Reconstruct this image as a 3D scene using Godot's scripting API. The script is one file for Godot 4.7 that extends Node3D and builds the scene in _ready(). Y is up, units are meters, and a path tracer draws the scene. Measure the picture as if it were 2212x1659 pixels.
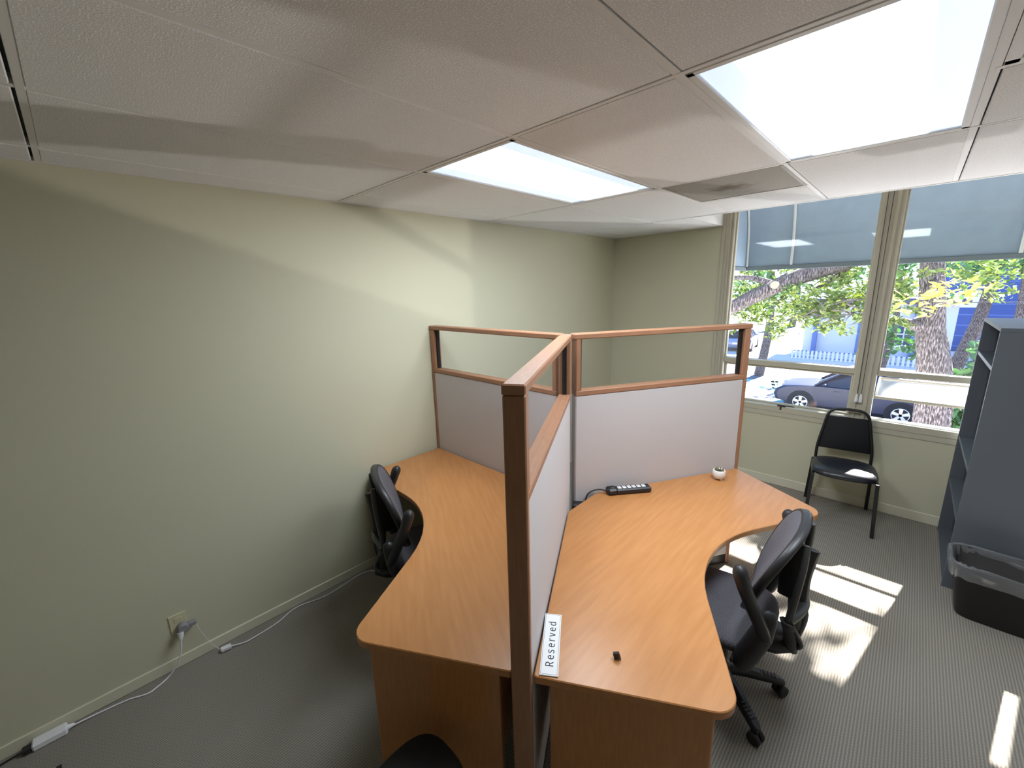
extends Node3D
# An office corner with a three-way cubicle, two boomerang desks and a window over a street.

const WALL_X := -2.615          # left wall
const WIN_Z := -4.48            # window wall, room side
const CEIL := 2.485
const RIGHT_X := 2.35
const BACK_Z := 2.5
const STREET := -2.9
const HUB := Vector3(-1.366, 0.0, -1.85)

var M := {}
var used := {}
var rng := RandomNumberGenerator.new()

# ------------------------------------------------------------------ naming
func numbered(called: String) -> String:
	if not used.has(called):
		used[called] = 0
		return called
	used[called] += 1
	return "%s_%03d" % [called, used[called]]

func tag(o: Node, label := "", category := "", group := "", kind := "") -> Node:
	if label: o.set_meta("label", label)
	if category: o.set_meta("category", category)
	if group: o.set_meta("group", group)
	if kind: o.set_meta("kind", kind)
	return o

func thing(called: String, at: Vector3, label: String, category: String, group := "", turn := 0.0) -> Node3D:
	var o := Node3D.new()
	o.name = numbered(called)
	add_child(o)
	o.position = at
	o.rotation.y = turn
	tag(o, label, category, group)
	return o

# ------------------------------------------------------------------ mesh helpers
func mb() -> SurfaceTool:
	var st := SurfaceTool.new()
	st.begin(Mesh.PRIMITIVE_TRIANGLES)
	st.set_smooth_group(-1)
	return st

func tri(st: SurfaceTool, a: Vector3, b: Vector3, c: Vector3) -> void:   # counter-clockwise from outside
	st.add_vertex(a); st.add_vertex(c); st.add_vertex(b)

func quad(st: SurfaceTool, a: Vector3, b: Vector3, c: Vector3, d: Vector3) -> void:
	tri(st, a, b, c); tri(st, a, c, d)

func shape(st: SurfaceTool) -> ArrayMesh:
	st.generate_normals()
	return st.commit()

func put(st: SurfaceTool, called: String, m: Material, parent: Node = self) -> MeshInstance3D:
	return place(shape(st), called, m, parent)

func place(mesh: Mesh, called: String, m: Material, parent: Node = self) -> MeshInstance3D:
	var o := MeshInstance3D.new()
	o.mesh = mesh
	o.material_override = m
	o.name = numbered(called) if parent == self else called
	parent.add_child(o, true)
	return o

func structure(st: SurfaceTool, called: String, m: Material) -> MeshInstance3D:
	var o := put(st, called, m)
	o.set_meta("kind", "structure")
	return o

func box(st: SurfaceTool, lo: Vector3, hi: Vector3, bevel := 0.0, xf := Transform3D.IDENTITY) -> void:
	st.set_smooth_group(-1)
	var b := minf(bevel, minf(hi.x - lo.x, minf(hi.y - lo.y, hi.z - lo.z)) * 0.45)
	var c := (lo + hi) * 0.5
	var h := (hi - lo) * 0.5
	if b <= 0.0:
		for ax in 3:
			for s in [-1.0, 1.0]:
				var p := []
				for k in [[-1, -1], [1, -1], [1, 1], [-1, 1]]:
					var v := Vector3.ZERO
					v[ax] = s * h[ax]
					v[(ax + 1) % 3] = k[0] * h[(ax + 1) % 3]
					v[(ax + 2) % 3] = k[1] * h[(ax + 2) % 3]
					p.append(xf * (c + v))
				if s > 0: quad(st, p[0], p[1], p[2], p[3])
				else: quad(st, p[3], p[2], p[1], p[0])
		return
	var V := {}
	for sx in [-1, 1]:
		for sy in [-1, 1]:
			for sz in [-1, 1]:
				var s := Vector3(sx, sy, sz)
				for ax in 3:
					var v := Vector3.ZERO
					for k in 3: v[k] = s[k] * (h[k] if k == ax else h[k] - b)
					V[[sx, sy, sz, ax]] = xf * (c + v)
	for ax in 3:
		var a1 := (ax + 1) % 3
		var a2 := (ax + 2) % 3
		for s in [-1, 1]:
			var p := []
			for k in [[-1, -1], [1, -1], [1, 1], [-1, 1]]:
				var q := [0, 0, 0]
				q[ax] = s; q[a1] = k[0]; q[a2] = k[1]
				p.append(V[[q[0], q[1], q[2], ax]])
			if s > 0: quad(st, p[0], p[1], p[2], p[3])
			else: quad(st, p[3], p[2], p[1], p[0])
		for s1 in [-1, 1]:
			for s2 in [-1, 1]:
				var q0 := [0, 0, 0]
				q0[ax] = -1; q0[a1] = s1; q0[a2] = s2
				var q1 := q0.duplicate()
				q1[ax] = 1
				var e0: Vector3 = V[[q0[0], q0[1], q0[2], a1]]
				var e1: Vector3 = V[[q1[0], q1[1], q1[2], a1]]
				var e2: Vector3 = V[[q1[0], q1[1], q1[2], a2]]
				var e3: Vector3 = V[[q0[0], q0[1], q0[2], a2]]
				outq(st, e0, e1, e2, e3, xf * c)
	for sx in [-1, 1]:
		for sy in [-1, 1]:
			for sz in [-1, 1]:
				outt(st, V[[sx, sy, sz, 0]], V[[sx, sy, sz, 1]], V[[sx, sy, sz, 2]], xf * c)

func outt(st: SurfaceTool, a: Vector3, b: Vector3, c: Vector3, inside: Vector3) -> void:
	if (b - a).cross(c - a).dot((a + b + c) / 3.0 - inside) >= 0.0: tri(st, a, b, c)
	else: tri(st, a, c, b)

func outq(st: SurfaceTool, a: Vector3, b: Vector3, c: Vector3, d: Vector3, inside: Vector3) -> void:
	outt(st, a, b, c, inside); outt(st, a, c, d, inside)

func ring_frame(pts: Array) -> Array:    # parallel-transported frames
	var out := []
	var n := pts.size()
	var up := Vector3.UP
	for i in n:
		var t: Vector3 = (pts[mini(i + 1, n - 1)] - pts[maxi(i - 1, 0)]).normalized()
		if i == 0 and absf(t.dot(up)) > 0.9: up = Vector3.RIGHT
		var side := t.cross(up).normalized()
		up = side.cross(t).normalized()
		out.append([side, up])
	return out

func loft(st: SurfaceTool, rings: Array, caps := true, around := true) -> void:   # rings run counter-clockwise seen from the far end back to the start
	st.set_smooth_group(1)
	var n: int = rings[0].size()
	for i in rings.size() - 1:
		for k in (n if around else n - 1):
			var l := (k + 1) % n
			quad(st, rings[i][k], rings[i][l], rings[i + 1][l], rings[i + 1][k])
	if caps:
		st.set_smooth_group(-1)
		for e in [0, rings.size() - 1]:
			var c := Vector3.ZERO
			for p in rings[e]: c += p
			c /= n
			for k in n:
				var l := (k + 1) % n
				if e == 0: tri(st, c, rings[e][l], rings[e][k])
				else: tri(st, c, rings[e][k], rings[e][l])

func tube(st: SurfaceTool, pts: Array, r, n := 10, flat := 1.0, round_ends := false) -> void:
	var f := ring_frame(pts)
	var rings := []
	for i in pts.size():
		var rad: float = r[i] if r is Array else r
		if round_ends and (i == 0):
			var back: Vector3 = (pts[0] - pts[1]).normalized()
			for q in [[0.9, 0.35], [0.6, 0.75]]:
				rings.append(circle(pts[0] + back * rad * q[0], f[0], rad * q[1], n, flat))
		rings.append(circle(pts[i], f[i], rad, n, flat))
		if round_ends and i == pts.size() - 1:
			var fore: Vector3 = (pts[i] - pts[i - 1]).normalized()
			for q in [[0.6, 0.75], [0.9, 0.35]]:
				rings.append(circle(pts[i] + fore * rad * q[0], f[i], rad * q[1], n, flat))
	loft(st, rings)

func circle(c: Vector3, fr: Array, rad: float, n: int, flat: float) -> Array:
	var out := []
	for k in n:
		var a := TAU * k / n
		out.append(c + fr[0] * cos(a) * rad - fr[1] * sin(a) * rad * flat)
	return out

func lathe(st: SurfaceTool, prof: Array, n := 20, xf := Transform3D.IDENTITY) -> void:   # profile (radius, height), bottom to top
	var rings := []
	for p in prof:
		var ring := []
		for k in n:
			var a := -TAU * k / n
			ring.append(xf * Vector3(cos(a) * p.x, p.y, sin(a) * p.x))
		rings.append(ring)
	loft(st, rings)

func spline(pts: Array, each := 6) -> Array:
	var c := Curve3D.new()
	for i in pts.size():
		var t: Vector3 = (pts[mini(i + 1, pts.size() - 1)] - pts[maxi(i - 1, 0)]) / 6.0
		c.add_point(pts[i], -t, t)
	var out := []
	for i in pts.size() - 1:
		for k in each: out.append(c.sample(i, float(k) / each))
	out.append(pts[-1])
	return out

func prism(st: SurfaceTool, poly: PackedVector2Array, y0: float, y1: float, bevel := 0.0) -> void:   # polygon in x, z
	var area := 0.0
	var n := poly.size()
	for i in n: area += poly[i].cross(poly[(i + 1) % n])
	if area > 0: poly.reverse()             # now clockwise in (x, z): counter-clockwise seen from above
	var inn := PackedVector2Array()
	for i in n:
		var a := (poly[i] - poly[(i + n - 1) % n]).normalized()
		var b := (poly[(i + 1) % n] - poly[i]).normalized()
		var na := Vector2(-a.y, a.x) * -1.0
		var nb := Vector2(-b.y, b.x) * -1.0
		var m := (na + nb).normalized()
		inn.append(poly[i] + m * bevel / maxf(0.4, m.dot(na)))
	var levels := [[y0, inn], [y0 + bevel, poly], [y1 - bevel, poly], [y1, inn]] if bevel > 0 else [[y0, poly], [y1, poly]]
	st.set_smooth_group(-1)
	for l in levels.size() - 1:
		st.set_smooth_group(-1 if bevel > 0 and l != 1 else 2)
		for i in n:
			var j := (i + 1) % n
			var p0: Vector2 = levels[l][1][i]
			var p1: Vector2 = levels[l][1][j]
			var p2: Vector2 = levels[l + 1][1][j]
			var p3: Vector2 = levels[l + 1][1][i]
			quad(st, Vector3(p0.x, levels[l][0], p0.y), Vector3(p1.x, levels[l][0], p1.y), Vector3(p2.x, levels[l + 1][0], p2.y), Vector3(p3.x, levels[l + 1][0], p3.y))
	st.set_smooth_group(-1)
	var cap: PackedVector2Array = inn if bevel > 0 else poly
	var idx := Geometry2D.triangulate_polygon(cap)
	for i in range(0, idx.size(), 3):
		var a := cap[idx[i]]
		var b := cap[idx[i + 1]]
		var c := cap[idx[i + 2]]
		if (b - a).cross(c - a) > 0:
			var t := b
			b = c
			c = t
		tri(st, Vector3(a.x, y1, a.y), Vector3(b.x, y1, b.y), Vector3(c.x, y1, c.y))
		tri(st, Vector3(a.x, y0, a.y), Vector3(c.x, y0, c.y), Vector3(b.x, y0, b.y))

func arc(out: PackedVector2Array, c: Vector2, r: float, a0: float, a1: float, n: int) -> void:
	for i in n + 1:
		var a := lerpf(a0, a1, float(i) / n)
		out.append(c + Vector2(cos(a), sin(a)) * r)

func rounded(poly: PackedVector2Array, radii: Array, n := 6) -> PackedVector2Array:     # polygon with its corners rounded
	var out := PackedVector2Array()
	var k := poly.size()
	for i in k:
		var r: float = radii[i]
		var p := poly[i]
		if r <= 0.0:
			out.append(p)
			continue
		var d0 := (poly[(i + k - 1) % k] - p).normalized()
		var d1 := (poly[(i + 1) % k] - p).normalized()
		var half := d0.angle_to(d1) / 2.0
		var dist := r / tan(absf(half))
		var c := p + (d0 + d1).normalized() * (r / sin(absf(half)))
		var s0 := p + d0 * dist
		var s1 := p + d1 * dist
		var a0 := (s0 - c).angle()
		var turn := wrapf((s1 - c).angle() - a0, -PI, PI)
		for j in n + 1:
			out.append(c + Vector2.from_angle(a0 + turn * j / n) * r)
	return out

# ------------------------------------------------------------------ materials
func rgb(r: float, g: float, b: float) -> Color:
	return Color(r / 255.0, g / 255.0, b / 255.0)

func mat(called: String, c: Color, rough := 0.6, metal := 0.0) -> StandardMaterial3D:
	var m := StandardMaterial3D.new()
	m.resource_name = called
	m.albedo_color = c
	m.roughness = rough
	m.metallic = metal
	M[called] = m
	return m

func noise(kind: int, freq: float, seed_: int, octaves := 3, warp := 0.0) -> FastNoiseLite:
	var f := FastNoiseLite.new()
	f.noise_type = kind as FastNoiseLite.NoiseType
	f.frequency = freq
	f.seed = seed_
	f.fractal_octaves = octaves
	if warp > 0:
		f.domain_warp_enabled = true
		f.domain_warp_amplitude = warp
	return f

func grain(f: FastNoiseLite, size: int, lo: Color, hi: Color, mid := 0.5) -> ImageTexture:
	var im := f.get_seamless_image(size, size, false, false, 0.1, true)
	var out := Image.create(size, size, false, Image.FORMAT_RGB8)
	for y in size:
		for x in size:
			var v := im.get_pixel(x, y).r
			v = clampf((v - 0.5) * (0.5 / maxf(mid, 0.01)) + 0.5, 0.0, 1.0)
			out.set_pixel(x, y, lo.lerp(hi, v))
	return ImageTexture.create_from_image(out)

func skin(m: StandardMaterial3D, t: Texture2D, scale: Vector3, world := false) -> void:
	m.albedo_texture = t
	m.uv1_triplanar = true
	m.uv1_world_triplanar = world
	m.uv1_scale = scale
	m.uv1_triplanar_sharpness = 4.0

func relief(m: StandardMaterial3D, t: Texture2D, depth_cm: float) -> void:
	m.heightmap_enabled = true
	m.heightmap_texture = t
	m.heightmap_scale = depth_cm

func ribs(size: int, count: int, seed_: int, lo: float, hi: float) -> ImageTexture:      # loop-pile rows running along the second axis
	var im := Image.create(size, size, false, Image.FORMAT_RGB8)
	var f := noise(FastNoiseLite.TYPE_SIMPLEX, 0.09, seed_)
	var nz := f.get_seamless_image(size, size)
	var r := RandomNumberGenerator.new()
	r.seed = seed_
	for y in size:
		for x in size:
			var a := 0.5 + 0.5 * cos(TAU * count * x / size)
			var row := int(float(x) * count / size)
			var b := 0.5 + 0.5 * cos(TAU * (count * 0.75) * y / size + (PI if row % 2 else 0.0))
			var v := lerpf(lo, hi, clampf(a * (0.55 + 0.45 * b) * 0.8 + (nz.get_pixel(x, y).r - 0.5) * 0.7 + r.randf() * 0.16, 0.0, 1.0))
			im.set_pixel(x, y, Color(v, v, v))
	return ImageTexture.create_from_image(im)

func make_materials() -> void:
	var W := Color(1, 1, 1)
	var fine := grain(noise(FastNoiseLite.TYPE_SIMPLEX, 0.12, 3, 3), 256, Color(0.86, 0.86, 0.86), W)
	var fine2 := grain(noise(FastNoiseLite.TYPE_SIMPLEX, 0.2, 13, 2), 256, Color(0.95, 0.95, 0.945), W)
	var coarse := grain(noise(FastNoiseLite.TYPE_SIMPLEX, 0.03, 5, 4), 256, Color(0.965, 0.965, 0.96), W)
	var wood := grain(noise(FastNoiseLite.TYPE_SIMPLEX, 0.022, 11, 5, 12.0), 512, Color(0.92, 0.89, 0.84), W, 0.55)
	var dots := grain(noise(FastNoiseLite.TYPE_CELLULAR, 0.11, 21, 2), 256, Color(0.88, 0.88, 0.88), W, 0.3)
	var bark := grain(noise(FastNoiseLite.TYPE_SIMPLEX, 0.03, 31, 4, 25.0), 256, Color(0.35, 0.33, 0.33), W, 0.3)
	var pile := ribs(512, 20, 7, 0.66, 0.95)
	var weave := ribs(256, 16, 9, 0.30, 1.0)
	var m: StandardMaterial3D
	m = mat("wall_paint", rgb(206, 203, 178), 0.75); skin(m, fine2, Vector3.ONE * 9.0, true); relief(m, fine, 0.015)
	m = mat("trim_paint", rgb(212, 208, 186), 0.5)
	m = mat("window_paint", rgb(190, 185, 166), 0.5)
	m = mat("carpet", rgb(176, 169, 158), 0.95); skin(m, pile, Vector3.ONE * 4.2, true); relief(m, pile, 0.22)
	m = mat("tile", rgb(242, 242, 245), 0.9); skin(m, dots, Vector3.ONE * 9.0, true); relief(m, dots, 0.3)
	m = mat("grid_metal", rgb(222, 221, 221), 0.5)
	m = mat("lamp_metal", rgb(222, 222, 222), 0.45)
	m = mat("vent_metal", rgb(150, 144, 136), 0.6)
	m = mat("vent_panel", rgb(255, 255, 255), 0.8)
	var stain := Image.create(128, 128, false, Image.FORMAT_RGB8)
	var sn := noise(FastNoiseLite.TYPE_SIMPLEX, 0.05, 41, 4)
	for y in 128:
		for x in 128:
			var d := Vector2((x - 56) / 34.0, (y - 62) / 26.0).length() + sn.get_noise_2d(x, y) * 0.3
			stain.set_pixel(x, y, rgb(104, 90, 76).lerp(rgb(150, 145, 138), smoothstep(0.1, 1.0, d)) * (1.0 + 0.06 * sn.get_noise_2d(x * 6, y * 6)))
	skin(m, ImageTexture.create_from_image(stain), Vector3.ONE / 0.61)
	m.uv1_offset = Vector3(0.5, 0.5, 0.5)
	m = mat("concrete", rgb(170, 168, 165), 0.9)
	m = mat("laminate", rgb(196, 138, 86), 0.30); skin(m, wood, Vector3(2.2, 1.0, 0.22))
	m = mat("laminate_panel", rgb(196, 138, 86), 0.30); skin(m, wood, Vector3(6.0, 0.6, 6.0))
	m = mat("cherry", rgb(168, 124, 98), 0.42); skin(m, wood, Vector3(0.8, 7.0, 7.0))
	m = mat("cherry_upright", rgb(168, 124, 98), 0.42); skin(m, wood, Vector3(7.0, 0.6, 7.0))
	m = mat("fabric", rgb(216, 211, 213), 0.95); skin(m, fine, Vector3.ONE * 9.0); relief(m, fine, 0.06); m.rim_enabled = true; m.rim = 0.25
	m = mat("seam_metal", rgb(130, 126, 122), 0.5)
	m = mat("gasket", rgb(22, 20, 20), 0.6)
	m = mat("glass", Color(0.8, 0.82, 0.8, 0.06), 0.03); m.transparency = BaseMaterial3D.TRANSPARENCY_ALPHA; m.backlight_enabled = true; m.backlight = Color(0.02, 0.02, 0.022)
	m = mat("tinted_glass", Color(0.35, 0.34, 0.32, 0.14), 0.03); m.transparency = BaseMaterial3D.TRANSPARENCY_ALPHA
	m = mat("dusty_glass", Color(0.9, 0.92, 0.95, 0.32), 0.12); m.transparency = BaseMaterial3D.TRANSPARENCY_ALPHA
	m = mat("black_plastic", rgb(38, 38, 41), 0.42)
	m = mat("grey_plastic", rgb(72, 73, 75), 0.38)
	m = mat("black_mesh", rgb(150, 148, 160), 0.8); skin(m, weave, Vector3.ONE * 12.0); relief(m, weave, 0.15)
	m = mat("vinyl", rgb(36, 38, 46), 0.32); relief(m, fine, 0.04); m.uv1_triplanar = true; m.uv1_scale = Vector3.ONE * 6.0
	m = mat("black_cloth", rgb(22, 22, 25), 0.85)
	m = mat("black_enamel", rgb(26, 26, 29), 0.4)
	m = mat("caster_rubber", rgb(30, 30, 32), 0.6)
	m = mat("chrome", rgb(200, 200, 204), 0.2, 1.0)
	m = mat("steel_paint", rgb(88, 94, 102), 0.42)
	m = mat("bin_plastic", rgb(24, 24, 26), 0.35)
	m = mat("liner_fold", Color(0.85, 0.87, 0.9, 0.12), 0.10); m.transparency = BaseMaterial3D.TRANSPARENCY_ALPHA
	m = mat("white_plastic", rgb(232, 232, 236), 0.4)
	m = mat("grey_adapter", rgb(140, 140, 142), 0.5)
	m = mat("almond_plastic", rgb(206, 200, 168), 0.45)
	m = mat("card", rgb(240, 242, 244), 0.6)
	m = mat("ink", rgb(40, 42, 46), 0.7)
	m = mat("ceramic", rgb(240, 238, 236), 0.25)
	m = mat("soil", rgb(62, 54, 42), 0.95)
	m = mat("dry_plant", rgb(128, 124, 92), 0.8)
	m = mat("tan_plastic", rgb(150, 132, 108), 0.6)
	m = mat("latch_metal", rgb(74, 64, 56), 0.45, 0.6)
	m = mat("cord_dark", rgb(86, 80, 72), 0.8)
	# outside
	m = mat("awning_cloth", rgb(138, 160, 182), 0.9); m.backlight_enabled = true; m.backlight = Color(0.05, 0.06, 0.075); skin(m, coarse, Vector3.ONE * 0.8)
	m = mat("awning_bar", rgb(206, 212, 214), 0.6)
	m = mat("awning_hem", rgb(96, 110, 120), 0.9)
	m = mat("asphalt", rgb(112, 114, 126), 0.9); skin(m, coarse, Vector3.ONE * 0.9, true)
	m = mat("pavement", rgb(206, 205, 203), 0.9); skin(m, coarse, Vector3.ONE * 0.7, true)
	m = mat("road_paint", rgb(128, 196, 206), 0.8)
	m = mat("bark", rgb(168, 156, 156), 0.95); skin(m, bark, Vector3(5.0, 0.9, 5.0)); relief(m, bark, 4.0)
	m = mat("sawn_wood", rgb(158, 140, 122), 0.9)
	m = mat("twig", rgb(96, 88, 84), 0.95)
	m = mat("leaf", rgb(128, 142, 82), 0.5); m.backlight_enabled = true; m.backlight = Color(0.50, 0.55, 0.24); m.vertex_color_use_as_albedo = true
	m = mat("leaf_gold", rgb(176, 174, 84), 0.45); m.backlight_enabled = true; m.backlight = Color(0.7, 0.66, 0.26)
	m = mat("far_leaf", rgb(112, 140, 96), 0.8); m.backlight_enabled = true; m.backlight = Color(0.4, 0.6, 0.4); m.vertex_color_use_as_albedo = true
	m = mat("stucco", rgb(206, 214, 226), 0.9)
	m = mat("blue_wall", rgb(58, 84, 150), 0.8)
	m = mat("blue_trim", rgb(96, 122, 180), 0.7)
	m = mat("roof_shingle", rgb(96, 98, 112), 0.9)
	m = mat("fence_paint", rgb(226, 230, 236), 0.8)
	m = mat("house_glass", rgb(60, 76, 110), 0.12)
	m = mat("car_navy", rgb(24, 34, 66), 0.3)
	m = mat("car_silver", rgb(150, 160, 182), 0.25, 0.5); m.clearcoat_enabled = true; m.clearcoat = 1.0; m.clearcoat_roughness = 0.05
	m = mat("car_glass", rgb(40, 46, 58), 0.06)
	m = mat("tyre", rgb(34, 34, 38), 0.85)
	m = mat("alloy", rgb(214, 218, 226), 0.3, 0.4)
	m = mat("tail_lens", rgb(190, 40, 44), 0.2)
	m = mat("head_lens", rgb(214, 220, 228), 0.12)
	m = mat("wire", rgb(60, 60, 66), 0.7)

# ------------------------------------------------------------------ start
func _ready() -> void:
	rng.seed = 4
	set_view()
	make_materials()
	build_shell()
	build_ceiling()
	build_windows()
	build_outside()
	build_cubicle()
	build_chairs()
	build_right_side()
	build_desk_things()
	build_floor_things()

func set_view() -> void:
	var cam := Camera3D.new()
	cam.name = "camera"
	cam.fov = 85.77
	cam.near = 0.02
	cam.far = 300.0
	cam.transform = Transform3D(Basis(Vector3(0.7222061, -0.02633702, -0.69117633), Vector3(-0.13505556, 0.97467122, -0.17825824), Vector3(0.67836447, 0.2220864, 0.70035654)), Vector3(0, 1.94, 0))
	add_child(cam)
	cam.current = true
	var sun := DirectionalLight3D.new()
	sun.name = "sun"
	sun.light_energy = 10.5
	sun.light_color = Color(1.0, 0.98, 0.95)
	sun.light_angular_distance = 0.53
	sun.shadow_enabled = true
	add_child(sun)
	sun.look_at_from_position(Vector3.ZERO, Vector3(-0.174, -0.74, 1.0))
	var e := Environment.new()
	e.background_mode = Environment.BG_SKY
	var sky := Sky.new()
	var sm := ProceduralSkyMaterial.new()
	sm.sky_top_color = rgb(120, 165, 235)
	sm.sky_horizon_color = rgb(222, 232, 246)
	sm.sky_curve = 0.2
	sm.ground_bottom_color = rgb(150, 150, 155)
	sm.ground_horizon_color = rgb(222, 232, 246)
	sm.sun_angle_max = 5.0
	sky.sky_material = sm
	e.sky = sky
	e.background_energy_multiplier = 2.0
	e.tonemap_mode = Environment.TONE_MAPPER_LINEAR
	e.tonemap_exposure = 1.44
	e.sdfgi_enabled = true
	e.ssao_enabled = true
	e.ssil_enabled = true
	var we := WorldEnvironment.new()
	we.name = "world"
	we.environment = e
	add_child(we)

# ------------------------------------------------------------------ room
func build_shell() -> void:
	var st := mb()
	box(st, Vector3(WALL_X - 0.15, -0.3, WIN_Z - 0.16), Vector3(RIGHT_X + 0.15, 0.0, BACK_Z + 0.15))
	structure(st, "floor", M.carpet)
	st = mb()
	box(st, Vector3(WALL_X - 0.15, 0, WIN_Z - 0.16), Vector3(WALL_X, 3.1, BACK_Z + 0.15))
	structure(st, "wall_left", M.wall_paint)
	st = mb()
	box(st, Vector3(RIGHT_X, 0, WIN_Z - 0.16), Vector3(RIGHT_X + 0.15, 3.1, BACK_Z + 0.15))
	structure(st, "wall_right", M.wall_paint)
	st = mb()
	box(st, Vector3(WALL_X, 0, BACK_Z), Vector3(RIGHT_X, 3.1, BACK_Z + 0.15))
	structure(st, "wall_back", M.wall_paint)
	st = mb()
	var z0 := WIN_Z - 0.16
	box(st, Vector3(WALL_X, 0, z0), Vector3(-1.40, 3.1, WIN_Z))
	box(st, Vector3(-1.40, 0, z0), Vector3(RIGHT_X, 0.74, WIN_Z))
	box(st, Vector3(-1.40, 2.86, z0), Vector3(RIGHT_X, 3.1, WIN_Z))
	box(st, Vector3(2.12, 0.74, z0), Vector3(RIGHT_X, 2.86, WIN_Z))
	structure(st, "wall_window", M.wall_paint)
	st = mb()
	box(st, Vector3(WALL_X - 0.15, 3.1, z0), Vector3(RIGHT_X + 0.15, 3.3, BACK_Z + 0.15))
	structure(st, "ceiling_slab", M.concrete)
	st = mb()
	box(st, Vector3(WALL_X, 0, WIN_Z), Vector3(WALL_X + 0.012, 0.062, BACK_Z), 0.003)
	structure(st, "baseboard_left", M.trim_paint)
	st = mb()
	box(st, Vector3(WALL_X, 0, WIN_Z), Vector3(RIGHT_X, 0.085, WIN_Z + 0.014), 0.004)
	structure(st, "baseboard_window", M.trim_paint)

func build_ceiling() -> void:
	var root := Node3D.new()
	root.name = "ceiling"
	add_child(root)
	tag(root, "white acoustic tile drop ceiling in a metal grid", "ceiling", "", "structure")
	var xs := [WALL_X + 0.012, -2.37, -1.76, -1.15, -0.54, 0.07, 0.68, 1.29, 1.90, RIGHT_X]
	var zs := [-3.665, -2.445, -1.225, -0.005, 1.215, BACK_Z]
	var meshes := {}
	var lay := func(x0: float, x1: float, z0: float, z1: float):
		var key := "%.3f_%.3f" % [x1 - x0, z1 - z0]
		if not meshes.has(key):
			var st := mb()
			var hx := (x1 - x0) / 2.0
			var hz := (z1 - z0) / 2.0
			box(st, Vector3(-hx + 0.0165, 0, -hz + 0.016), Vector3(hx - 0.011, 0.016, hz - 0.009), 0.003)
			meshes[key] = shape(st)
		var o := place(meshes[key], "tile", M.tile, root)
		o.position = Vector3((x0 + x1) / 2.0, CEIL, (z0 + z1) / 2.0)
	for i in xs.size() - 1:
		for j in zs.size() - 1:
			var x0: float = xs[i]
			var x1: float = xs[i + 1]
			var z0: float = zs[j]
			var z1: float = zs[j + 1]
			if (i == 2 or i == 4) and j == 1: continue          # lamps
			if i == 5 and j == 1:                                # air grille in the next bay
				lay.call(x0, x1, z0, z0 + 0.61)
				continue
			if i == 3 and j == 0:
				lay.call(x0, x1, z0, -3.085)
				continue
			lay.call(x0, x1, z0, z1)
	for i in 2: lay.call(xs[i], xs[i + 1], WIN_Z + 0.012, zs[0])
	lay.call(-1.76, -1.44, WIN_Z + 0.012, zs[0])
	# tee bars
	var tees := mb()
	for x in xs.slice(1, -1):
		var far := WIN_Z if x < -1.5 else -3.69
		tees = mb()
		box(tees, Vector3(x - 0.0115, CEIL + 0.002, far), Vector3(x + 0.0115, CEIL + 0.03, BACK_Z), 0.001)
		put(tees, "tee_bar", M.grid_metal, root)
	for z in zs.slice(0, -1):
		tees = mb()
		box(tees, Vector3(WALL_X, CEIL + 0.001, z - 0.010), Vector3(RIGHT_X, CEIL + 0.029, z + 0.0085), 0.001)
		put(tees, "tee_bar", M.grid_metal, root)
	for q in [[-1.15, -0.54, -3.085], [0.07, 0.68, -1.835]]:
		tees = mb()
		box(tees, Vector3(q[0], CEIL + 0.001, q[2] - 0.0115), Vector3(q[1], CEIL + 0.029, q[2] + 0.0115), 0.001)
		put(tees, "tee_bar", M.grid_metal, root)
	# wall angles
	tees = mb()
	box(tees, Vector3(WALL_X, CEIL, WIN_Z), Vector3(WALL_X + 0.02, CEIL + 0.02, BACK_Z), 0.001)
	put(tees, "wall_angle", M.grid_metal, root)
	tees = mb()
	box(tees, Vector3(WALL_X, CEIL, WIN_Z), Vector3(-1.44, CEIL + 0.02, WIN_Z + 0.02), 0.001)
	put(tees, "wall_angle", M.grid_metal, root)
	# upstand round the window pocket
	tees = mb()
	box(tees, Vector3(-1.44, CEIL - 0.001, -3.70), Vector3(RIGHT_X, 3.1, -3.675), 0.001)
	put(tees, "pocket_upstand", M.grid_metal, root)
	tees = mb()
	box(tees, Vector3(-1.462, CEIL - 0.001, WIN_Z), Vector3(-1.44, 3.1, -3.675), 0.001)
	put(tees, "pocket_upstand", M.grid_metal, root)
	# lay-in lamps
	lamp(Vector3(-1.455, CEIL, -1.835), "fluorescent ceiling light over the desk corner against the left wall")
	lamp(Vector3(-0.235, CEIL, -1.835), "fluorescent ceiling light beside the slotted air grille")
	# stained return panel
	var v := thing("ceiling_vent", Vector3(-0.845, CEIL, -2.765), "grey square return air panel with a brown dust stain in the ceiling", "vent")
	var st := mb()
	box(st, Vector3(-0.292, 0.004, -0.305), Vector3(0.292, 0.012, 0.305))
	put(st, "panel", M.vent_panel, v)
	for k in 2:
		var s := -1.0 if k == 0 else 1.0
		st = mb()
		box(st, Vector3(s * 0.292 - 0.008, 0.0, -0.305), Vector3(s * 0.292 + 0.008, 0.014, 0.305))
		put(st, "edge_rail", M.vent_metal, v)
	var g := thing("air_grille", Vector3(0.375, CEIL, -1.53), "slotted ceiling air grille next to the large lit ceiling light", "vent")
	st = mb()
	for q in [[-0.292, -0.262], [0.262, 0.292]]:
		box(st, Vector3(q[0], 0, -0.292), Vector3(q[1], 0.012, 0.292), 0.002)
		box(st, Vector3(-0.292, 0, q[0]), Vector3(0.292, 0.012, q[1]), 0.002)
	put(st, "frame", M.grid_metal, g)
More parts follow.
